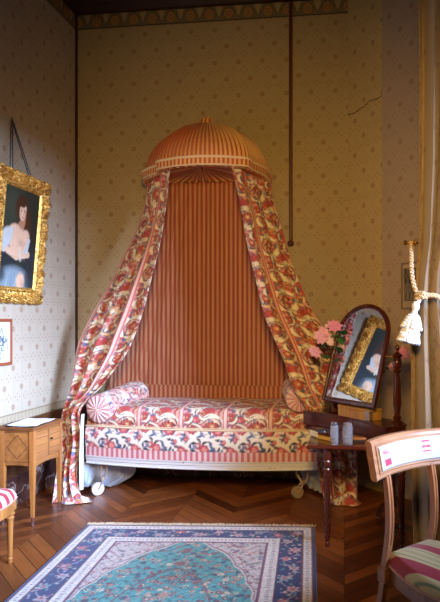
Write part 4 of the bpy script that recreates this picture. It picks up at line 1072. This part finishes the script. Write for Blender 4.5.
def stand():
    ro = thing('dressing_mirror', 'arched swing mirror on turned mahogany posts and a curved base, tilted on the dressing table', 'mirror', (sp(.38, 0)[0], sp(.38, 0)[1], ZS))
    # base: concave front
    front = []
    for i in range(17):
        q = i / 16; l = -.03 + .83 * q; o = .175 - .085 * math.sin(PI * q) ** .8 if .0 < q < 1 else .175
        front.append(sp(l, o))
    poly = [sp(-.06, .165)] + front + [sp(.83, .165), sp(.83, -.02), sp(.74, -.07), sp(.38, -.09), sp(.02, -.07), sp(-.06, -.02)]
    # keep orientation counter-clockwise
    ar = sum(a[0] * b[1] - b[0] * a[1] for a, b in zip(poly, poly[1:] + poly[:1])); poly = poly if ar > 0 else poly[::-1]
    m = MB(); m.prism(poly, ZS, ZS + .092); base = m.build('base', M_mahogx, ro, smooth=False, bevel=.004)
    c = np.mean(np.array(poly), 0); big = [tuple(c + (np.array(p) - c) * 1.02) for p in poly]
    m = MB(); m.prism(big, ZS + .092, ZS + .104); m.build('base_top', M_mahogx, base, smooth=False, bevel=.003)
    for l, o_ in ((.0, .0), (.70, -.055)):
        x, y = sp(l, o_); zb = ZS + .104
        m = MB(); m.lathe([(.040, zb), (.040, zb + .008), (.030, zb + .016), (.020, zb + .024), (.026, zb + .035), (.028, zb + .045), (.016, zb + .055), (.020, zb + .075), (.028, zb + .13), (.026, zb + .20), (.020, zb + .29), (.016, zb + .33), (.018, zb + .34),
            (.030, zb + .355), (.018, zb + .368), (.028, zb + .382), (.032, zb + .40), (.030, zb + .425), (.020, zb + .44), (.034, zb + .452), (.030, zb + .466), (.014, zb + .475), (.010, zb + .49), (.017, zb + .505), (.014, zb + .52), (.003, zb + .53)], x, y, 24,
            flute=(zb + .1, zb + .325, 10, .10)); m.build('post', M_mahog, ro, angle=50)
    # swinging glass
    TL = math.radians(16.0); cx, cy = sp(.375, .02); cz = 1.215
    Rm = Matrix(((HX[0], -NX[0], 0), (HX[1], -NX[1], 0), (0, 0, 1))).to_4x4()
    M = Matrix.Translation((cx, cy, cz)) @ Rm @ Matrix.Rotation(-TL, 4, 'X')
    W, hb, ht = .278, -.362, .380
    def arch(w, z0, z1, n=26):
        sh = z1 - w * .86
        P = [(-w, z0), (w, z0)] + [(w * math.cos(a), sh + (z1 - sh) * math.sin(a)) for a in np.linspace(0, PI, n)]
        return P
    def ring(m, wo, wi, d0, d1):
        O, I = arch(wo[0], wo[1], wo[2]), arch(wi[0], wi[1], wi[2]); n = len(O); V = []
        for (P, y) in ((O, d0), (O, d1 + .006), (arch(wo[0] - .012, wo[1] + .012, wo[2] - .012), d1), (arch(wi[0] + .008, wi[1] - .008, wi[2] + .008), d1 + .002), (I, d1 + .012), (I, d0)): V += [(x, y, z) for x, z in P]
        F = []
        for k in range(6):
            k2 = (k + 1) % 6; F += [(k * n + i, k * n + (i + 1) % n, k2 * n + (i + 1) % n, k2 * n + i) for i in range(n)]
        V = np.array(V) @ np.array(M.to_3x3()).T + np.array(M.translation); m.add(V, F, 0, V)
    m = MB(); ring(m, (W + .0, hb, ht), (W - .032, hb + .032, ht - .032), .014, -.014); fr = m.build('mirror_frame', M_mahog, ro, angle=40)
    I = arch(W - .030, hb + .030, ht - .030); n = len(I)
    V = np.array([(x, .0, z) for x, z in I] + [(x, .004, z) for x, z in I]) @ np.array(M.to_3x3()).T + np.array(M.translation)
    m = MB(); m.add(V, [tuple(range(n)), tuple(range(n, 2 * n))[::-1]]); m.build('mirror_glass', M_mirror, fr, smooth=False)
    V = np.array([(x, .006, z) for x, z in I] + [(x, .012, z) for x, z in I]) @ np.array(M.to_3x3()).T + np.array(M.translation)
    m = MB(); m.add(V, [tuple(range(n)), tuple(range(n, 2 * n))[::-1]] + [(i, n + i, n + (i + 1) % n, (i + 1) % n) for i in range(n)]); m.build('backboard', M_mahog, fr, smooth=False)
    for sg, (l, o_) in ((1, (.0, .0)), (-1, (.70, -.055))):
        m = MB(); x, y = sp(l, o_); m.tube([M @ Vector((sg * (W - .012), .006, .0)), (x, y, cz)], .008, 10); m.build('pivot', M_brass, ro)
stand()
ZT = ZS + .104
def gilt_box():
    P = Matrix.Translation((*sp(.325, .045), ZT)) @ Matrix(((HX[0], -NX[0], 0), (HX[1], -NX[1], 0), (0, 0, 1))).to_4x4()
    ro = thing('casket', 'golden wooden box with a silvery mounted corner under the tilted mirror', 'box', (*sp(.325, .045), ZT))
    mt = wood('golden_box_wood', (150, 104, 44), (206, 158, 84), .4, 'z', 8)
    m = MB(); m.box(-.165, .165, -.06, .06, 0, .062, M=P, bev=.003); m.build('body', mt, ro, smooth=False)
    m = MB(); m.box(-.168, .168, -.063, .063, .062, .080, M=P, bev=.004); m.build('lid', mt, ro, smooth=False)
    m = MB()
    for k in range(7): m.box(.120, .1695, -.0645, -.030, .004 + k * .0105, .011 + k * .0105, M=P, bev=.002)
    m.build('corner_mount', M_silver, ro, smooth=False)
gilt_box()
def jar(label, x, y, r, h, tall):
    ro = thing('glass_jar', label, 'jar', (x, y, ZS), 'glass jars on the dressing table')
    m = MB(); n = 24; z = ZS + .001
    m.lathe([(r * .9, z), (r, z + .004), (r, z + h * .8), (r * .93, z + h * .84), (r * .80, z + h * .86), (r * .78, z + h * .85), (r * .88, z + h * .8), (r * .88, z + .012), (r * .6, z + .010)], x, y, n, flute=(z + .01, z + h * .78, 10, .05)); m.build('body', M_glass, ro, angle=50)
    m = MB(); m.lathe([(r * .82, z + h * .865), (r * .86, z + h * .88), (r * .80, z + h * .97), (r * .5, z + h), (.002, z + h * 1.005)], x, y, n); m.build('lid', M_glass if not tall else M_silver, ro, angle=50)
jar('narrow clear glass jar with a metal lid at the front of the dressing table', -.176, 3.725, .026, .145, 1)
jar('wider clear ribbed glass tumbler-like jar at the front of the dressing table, nearest the chair', -.092, 3.735, .034, .140, 0)
def trinkets():
    ro = thing('trinket_box', 'small pale ivory box with dark lid at the outer corner of the dressing table', 'box', (-.30, 3.97, ZS))
    P = Matrix.Translation((-.30, 3.965, ZS)) @ Matrix.Rotation(.55, 4, 'Z')
    m = MB(); m.box(-.035, .035, -.06, .06, .001, .042, M=P, bev=.006); m.build('body', simple('ivory_enamel', (232, 226, 200), .3, noise=.1, nscale=50), ro, smooth=False)
    m = MB(); m.box(-.037, .037, -.062, .062, .042, .060, M=P, bev=.008); m.build('lid', simple('dark_steel', (96, 92, 96), .25, .8), ro, smooth=False)
    ro = thing('clothes_brush', 'flat wooden brush with yellow bristles lying between the ivory box and the jars', 'brush', (-.235, 3.86, ZS))
    P = Matrix.Translation((-.225, 3.86, ZS)) @ Matrix.Rotation(-.75, 4, 'Z')
    m = MB(); m.box(-.075, .075, -.024, .024, .001, .026, M=P, bev=.003); tag(m.build('bristles', simple('yellow_bristle', (206, 164, 84), .9, noise=.3, nscale=150), ro, smooth=False), kind='stuff')
    m = MB(); m.box(-.082, .082, -.028, .028, .026, .044, M=P, bev=.009); m.build('brush_back', M_mahogx, ro, smooth=False)
    ro = thing('hand_brush', 'oval honey-wood brush lying behind the wider glass jar', 'brush', (-.045, 3.83, ZS))
    P = Matrix.Translation((-.05, 3.84, ZS)) @ Matrix.Rotation(-.25, 4, 'Z')
    m = MB(); n = 20; m.prism([(.085 * math.cos(a), .032 * math.sin(a)) for a in np.linspace(0, 2 * PI, n, endpoint=False)], .016, .032, M=P); m.build('brush_back', M_chwood, ro, smooth=False, bevel=.004)
    m = MB(); m.prism([(.075 * math.cos(a), .025 * math.sin(a)) for a in np.linspace(0, 2 * PI, n, endpoint=False)], .001, .016, M=P); tag(m.build('bristles', simple('dark_bristle', (60, 46, 36), .9), ro, smooth=False), kind='stuff')
trinkets()

# flowers in a vase behind the mirror
VX, VY = sp(.62, -.15)
VX, VY = -.035, 4.52
vs = thing('flower_vase', 'dark glass flower vase standing behind the swing mirror', 'vase', (VX, VY, ZS))
m = MB(); m.lathe([(.035, ZS + .001), (.040, ZS + .008), (.045, ZS + .06), (.040, ZS + .13), (.026, ZS + .19), (.032, ZS + .225), (.028, ZS + .222), (.022, ZS + .19), (.036, ZS + .13), (.04, ZS + .06), (.03, ZS + .012)], VX, VY, 24); m.build('body', simple('green_glaze', (60, 78, 70), .2), vs)
M_petal = []
for nm, c1, c2 in (('pink_petal', (232, 150, 212), (250, 212, 242)), ('deep_pink_petal', (222, 122, 196), (244, 184, 226)), ('pale_petal', (244, 200, 216), (252, 234, 240))):
    t = NT(nm); n = t.noise(t.obj(), 60, 2); M_petal.append(t.set(color=t.mix(n, lin(*c1), lin(*c2)), rough=.6, spec=.2))
M_leaf = simple('rose_leaf', (58, 112, 66), .45, noise=.25, nscale=40); M_stem = simple('stem', (62, 92, 50), .6)
def bloom(label, c, r, aim, mat, seed, leaves=4):
    rg = random.Random(seed); c = Vector(c); aim = Vector(aim).normalized()
    ro = thing('pink_rose', label, 'flower', (VX, VY, ZS + .2), 'pink roses in the vase')
    a0 = Vector((VX, VY, ZS + .19)); P = []
    for i in range(9):
        q = i / 8; p = a0.lerp(c - aim * r * .35, q); p.z += .05 * math.sin(PI * q); P.append(p)
    m = MB(); m.tube(P, .0032, 6); m.build('stem', M_stem, ro)
    sd = aim.orthogonal().normalized(); up = aim.cross(sd); m = MB()
    for ringi, (k, rad, tilt, off) in enumerate(((8, 1.0, .25, -.25), (7, .92, .6, -.15), (6, .74, .95, -.04), (5, .55, 1.2, .06), (3, .36, 1.4, .14))):
        for j in range(k):
            an = 2 * PI * (j + .5 * (ringi % 2) + .25 * rg.random()) / k; rd = sd * math.cos(an) + up * math.sin(an); tg = aim.cross(rd)
            U, V = np.meshgrid(np.linspace(-1, 1, 6), np.linspace(0, 1, 6)); pts = np.zeros(U.shape + (3,)); R = r * rad * (.78 + .42 * rg.random()); jt = rg.uniform(-.3, .3)
            for a_ in range(6):
                for b_ in range(6):
                    u, v = U[a_, b_], V[a_, b_]; w = R * .52 * math.sin(PI * (.18 + .74 * v) ** .8) * u
                    tl = (tilt + jt) * (1 - .55 * v); p = c + aim * (off * r + R * v * math.sin(tl) + .10 * R * math.cos(u * 2.2) - .10 * R * math.sin(5 * u + seed + j) * v) + rd * (R * v * math.cos(tl) * (1 - .22 * u * u)) + tg * w
                    pts[a_, b_] = p
            m.grid(pts[..., 0], pts[..., 1], pts[..., 2])
    m.ball(c + aim * r * .15, r * .28, 8, 6); m.build('blossom', mat, ro, angle=180)
    for i in range(leaves):
        q = .62 + .30 * rg.random(); p = a0.lerp(c, q); p.z += .05 * math.sin(PI * q); d = Vector((rg.uniform(-1, 1), rg.uniform(-1, .3), rg.uniform(-.3, .6))).normalized(); w = d.cross(Vector((0, 0, 1))).normalized(); n_ = w.cross(d); L = .06 + .035 * rg.random()
        U, V = np.meshgrid(np.linspace(-1, 1, 7), np.linspace(0, 1, 10)); pts = np.zeros(U.shape + (3,))
        for a_ in range(10):
            for b_ in range(7):
                u, v = U[a_, b_], V[a_, b_]; pts[a_, b_] = p + d * (L * v) + w * (L * .36 * math.sin(PI * v ** .8) * u) + n_ * (.008 * abs(u) - .015 * v * v)
        m = MB(); m.grid(pts[..., 0], pts[..., 1], pts[..., 2]); m.build('leaf', M_leaf, ro, angle=180)
CAMD = Vector((0, -1, .15))
bloom('large pink rose at the upper edge, half behind the top of the mirror frame', (-.204, 4.37, 1.424), .056, (-.1, -1, .35), M_petal[1], 1)
bloom('big full pink rose in the middle of the spray left of the mirror', (-.297, 4.38, 1.349), .068, (-.35, -1, .15), M_petal[0], 2)
bloom('small pink rose hanging lowest left of the mirror over the chintz curtain', (-.352, 4.36, 1.224), .052, (-.4, -1, -.15), M_petal[0], 3, 3)
bloom('pale pink rose close in front of the mirror edge, reflected in the glass', (-.238, 4.39, 1.30), .040, (.6, -.9, .1), M_petal[2], 4, 2)
bloom('pale rose bud tucked deepest among the leaves behind the other roses', (-.25, 4.47, 1.41), .036, (.0, -.9, .5), M_petal[2], 5, 3)
bloom('pink rose showing between the mirror post and the silvery window curtain', (.300, 4.30, 1.225), .058, (.3, -1, .1), M_petal[1], 6, 2)
bloom('low pink rose behind the turned mirror post, mostly in shade', (.235, 4.34, 1.12), .044, (.2, -1, -.1), M_petal[0], 7, 4)

# ------------------------------------------------------------------ right side: print, curtain, tieback
def grey_print():
    t0 = np.array((XR, 3.773)); t1 = np.array((.17, 5.0)); d = (t1 - t0) / np.linalg.norm(t1 - t0); n = np.array((d[1], -d[0])) * -1
    ro = thing('wall_engraving', 'dim grey engraving hanging on the wall behind the curtain tassel', 'picture', (.40, 4.78, 1.56))
    c = t0 + d * np.linalg.norm(np.array((.395, 4.80)) - t0)
    Rm = Matrix(((-d[0], -n[0], 0, c[0]), (-d[1], -n[1], 0, c[1]), (0, 0, 1, 1.745), (0, 0, 0, 1)))
    m = MB()
    for b in ((-.09, .09, -.19, -.178), (-.09, .09, .178, .19), (-.09, -.08, -.178, .178), (.08, .09, -.178, .178)): m.box(b[0], b[1], -.016, -.001, b[2], b[3], M=Rm)
    m.build('frame', simple('drab_frame', (120, 100, 82), .5), ro, smooth=False)
    nx, ny = 40, 80; U, V = np.meshgrid(np.linspace(-.081, .081, nx), np.linspace(-.179, .179, ny)); q = V / .179
    C = np.zeros(U.shape + (3,)) + s2l((176, 156, 134)); rg = np.random.RandomState(4)
    arc = (np.abs(U) < .072) & (q > -.72) & (q < .8); tone = 120 + 30 * np.sin(U * 160) * (np.sin(V * 60) > 0) - 25 * (q > .1) + 12 * rg.randn(*U.shape)
    C[arc] = s2l(np.stack([tone, tone * .9, tone * .78], -1).clip(0, 255))[arc]
    P = np.stack([U, np.full(U.shape, -.008), V], -1) @ np.array(Rm.to_3x3()).T + np.array(Rm.translation); m = MB(); m.grid(P[..., 0], P[..., 1], P[..., 2], col=C); m.build('sheet', M_canvas, ro)
grey_print()
def window_curtain():
    t = Tile(.5, .6, 200); t.put(np.ones(t.X.shape), (158, 136, 108)); rg = np.random.RandomState(21)
    for k in range(9):
        cx, cy = rg.rand() * .5, rg.rand() * .6; a = rg.rand() * 6
        pts = [(cx + .02 * j * math.cos(a + j * .22), cy + .02 * j * math.sin(a + j * .22)) for j in range(8)]; t.curve(pts, .007, (120, 62, 56))
        for j in range(2, 8): t.leaf(pts[j][0], pts[j][1], .02, .007, a + j * .22 + 1.0 * (-1) ** j, (132, 66, 58) if j % 2 else (110, 92, 84))
    ro = thing('window_curtain', 'tall cream window curtain with faded red leaf pattern, tied back with a rope', 'curtain', (.5, 3.6, 0))
    nu, nv = 130, 320; U, Q = np.meshgrid(np.linspace(0, 1, nu), np.linspace(0, 1, nv)); z = 4.35 * (1 - Q)
    # left and right edges by height
    zk = [0, .3, .9, 1.35, 1.62, 1.75, 1.95, 2.4, 3.2, 4.35]; xl = [.315, .305, .300, .302, .318, .330, .350, .352, .345, .335]; xr = [.80, .78, .72, .66, .60, .60, .64, .72, .80, .82]
    xl = np.interp(z, zk, xl); xr = np.interp(z, zk, xr)
    tie = np.exp(-((z - 1.66) / .22) ** 2); nf = 4
    ph = 2 * PI * nf * U; X = xl + (xr - xl) * (U + .02 * np.sin(ph * 2))
    Y = 3.60 + (.065 * np.sin(ph) + .018 * np.sin(2.3 * ph + 3 * Q)) * (1 - .5 * tie) + .02 * np.sin(4 * Q + 5 * U)
    m = MB(); m.grid(X, Y, np.maximum(z, .004), col=t.sample(U * 1.4, z)); tt = NT('window_curtain_cloth'); tt.bump(tt.noise(tt.obj(), 180, 2), .1, .002)
    mt = tt.set(color=tt.attr('Col').outputs['Color'], rough=.5, sheen=.3, spec=.4)
    m.build('cloth', mt, ro, angle=180, solid=.003)
    # tieback rope, hook, knot and tassel
    rp = thing('curtain_tieback', 'thick gold and cream rope tieback with a large white tassel round the window curtain', 'tieback', (.36, 3.55, 1.4))
    gr = NT('gold_cream_rope'); u, v, w = gr.uvw(); cc = gr.mix(abs((u * 1.0 + v + w).cell(.03, 0)).lt(.0075, .004), lin(222, 206, 172), lin(170, 126, 70)); mr = gr.set(color=cc, rough=.7)
    def rope(P, r, name, parent, mat):
        Pn = spline([(i / (len(P) - 1), *p) for i, p in enumerate(P)], 46); mm = MB()
        for k in range(3):
            pts = []
            for i, p in enumerate(Pn):
                a = i * .75 + k * 2 * PI / 3; tg = Pn[min(i + 1, 45)] - Pn[max(i - 1, 0)]; tg /= np.linalg.norm(tg); s1 = np.cross(tg, (0, 0, 1.) if abs(tg[2]) < .8 else (0, 1., 0)); s1 /= np.linalg.norm(s1); s2 = np.cross(tg, s1)
                pts.append(p + (s1 * math.cos(a) + s2 * math.sin(a)) * r * .55)
            mm.tube([tuple(q) for q in pts], r * .62, 7)
        return mm.build(name, mat, parent)
    hook = (.305, 3.66, 1.945); kn = (.345, 3.475, 1.605)
    rope([hook, (.300, 3.60, 1.86), (.298, 3.52, 1.72), (.318, 3.48, 1.63), kn], .0125, 'rope', rp, mr)
    rope([kn, (.42, 3.465, 1.605), (.50, 3.465, 1.57), (.60, 3.47, 1.54), (.70, 3.55, 1.53)], .0135, 'rope', rp, M_cream)
    m = MB(); m.ball(kn, .036, 16, 10, sc=(1.15, 1, .85)); m.tube([(kn[0] - .035, kn[1] - .01, kn[2]), (kn[0], kn[1] - .038, kn[2] + .012), (kn[0] + .036, kn[1] - .01, kn[2])], .010, 8); m.tube([(kn[0] - .03, kn[1] - .015, kn[2] - .018), (kn[0], kn[1] - .036, kn[2] - .012), (kn[0] + .034, kn[1] - .01, kn[2] - .014)], .010, 8); m.build('knot', mr, rp)
    m = MB(); m.lathe([(.022, 0), (.022, .006), (.008, .012), (.007, .05), (.013, .056), (.016, .066), (.010, .076)], 0, 0, 14, M=Matrix.Translation((.335, 3.72, 1.95)) @ Matrix.Rotation(-PI / 2, 4, 'Y')); m.tube([(.335, 3.72, 1.95), (.40, 3.80, 1.95)], .008, 8); m.build('hook', M_brass, rp)
    ts = MB(); head = Vector((.312, 3.455, 1.54)); tip = Vector((.268, 3.44, 1.335)); ax = (tip - head).normalized(); s1 = ax.orthogonal().normalized(); s2 = ax.cross(s1)
    ts.tube([kn, (.332, 3.455, 1.575), tuple(head)], .012, 8); ts.ball(head, .024, 14, 10, sc=(1, 1, 1.3)); ts.ball(head + ax * .035, .019, 14, 8, sc=(1, 1, .8))
    rg = random.Random(9)
    for layer, (n, r0, r1, l0, l1, th) in enumerate(((26, .016, .062, .05, .215, .0085), (20, .014, .045, .05, .20, .0085), (16, .022, .058, .05, .13, .0095))):
        for i in range(n):
            a = 2 * PI * (i + rg.random() * .6) / n; P = []
            for j in range(12):
                q = j / 11; rr = r0 + (r1 - r0) * q ** .8; l = l0 + (l1 - l0) * q + (.004 * rg.random()); wob = .004 * math.sin(j * 2.4 + i)
                P.append(tuple(head + ax * l + s1 * ((rr + wob) * math.cos(a)) + s2 * ((rr + wob) * math.sin(a))))
            ts.tube(P, [th * (.8 + .35 * abs(math.sin(j * 1.3 + i))) for j in range(12)], 6)
    tas = ts.build('tassel', M_linen, rp); tas['label'] = 'white knotted silk tassel'
window_curtain()

# ------------------------------------------------------------------ light
def area(name, loc, rot, sx, sy, power, col, spread=180):
    l = bpy.data.lights.new(name, 'AREA'); l.shape = 'RECTANGLE'; l.size = sx; l.size_y = sy; l.energy = power; l.color = col; l.spread = math.radians(spread)
    o = bpy.data.objects.new(name, l); COL.objects.link(o); o.location = loc; o.rotation_euler = rot; return o
# daylight through the window in the right wall
l = bpy.data.lights.new('daylight', 'SUN'); l.energy = 25; l.color = (.46, .63, 1.0); l.angle = math.radians(32)
o = bpy.data.objects.new('daylight', l); COL.objects.link(o); o.location = (6, -3, 5)
o.rotation_euler = Vector((-.85, .43, -.34)).to_track_quat('-Z', 'Y').to_euler()
# warm lamp in the room, behind the camera
l = bpy.data.lights.new('room_lamp', 'SPOT'); l.energy = 440; l.color = (1.0, .60, .175); l.spot_size = math.radians(78); l.spot_blend = 1.0; l.shadow_soft_size = .25
o = bpy.data.objects.new('room_lamp', l); COL.objects.link(o); o.location = (-.1, .3, 2.3)
o.rotation_euler = (Vector((-.95, 5.3, 1.45)) - Vector(o.location)).to_track_quat('-Z', 'Y').to_euler()
w = bpy.data.worlds.new('world'); SC.world = w; w.use_nodes = True
w.node_tree.nodes['Background'].inputs[0].default_value = (.6, .75, 1, 1); w.node_tree.nodes['Background'].inputs[1].default_value = .4
vs_ = SC.view_settings; SC.display_settings.display_device = 'sRGB'; vs_.view_transform = 'Standard'; vs_.look = 'None'; vs_.gamma = 1; vs_.use_curve_mapping = False; vs_.exposure = 0.14
SC.cycles.use_denoising = True; SC.cycles.max_bounces = 8
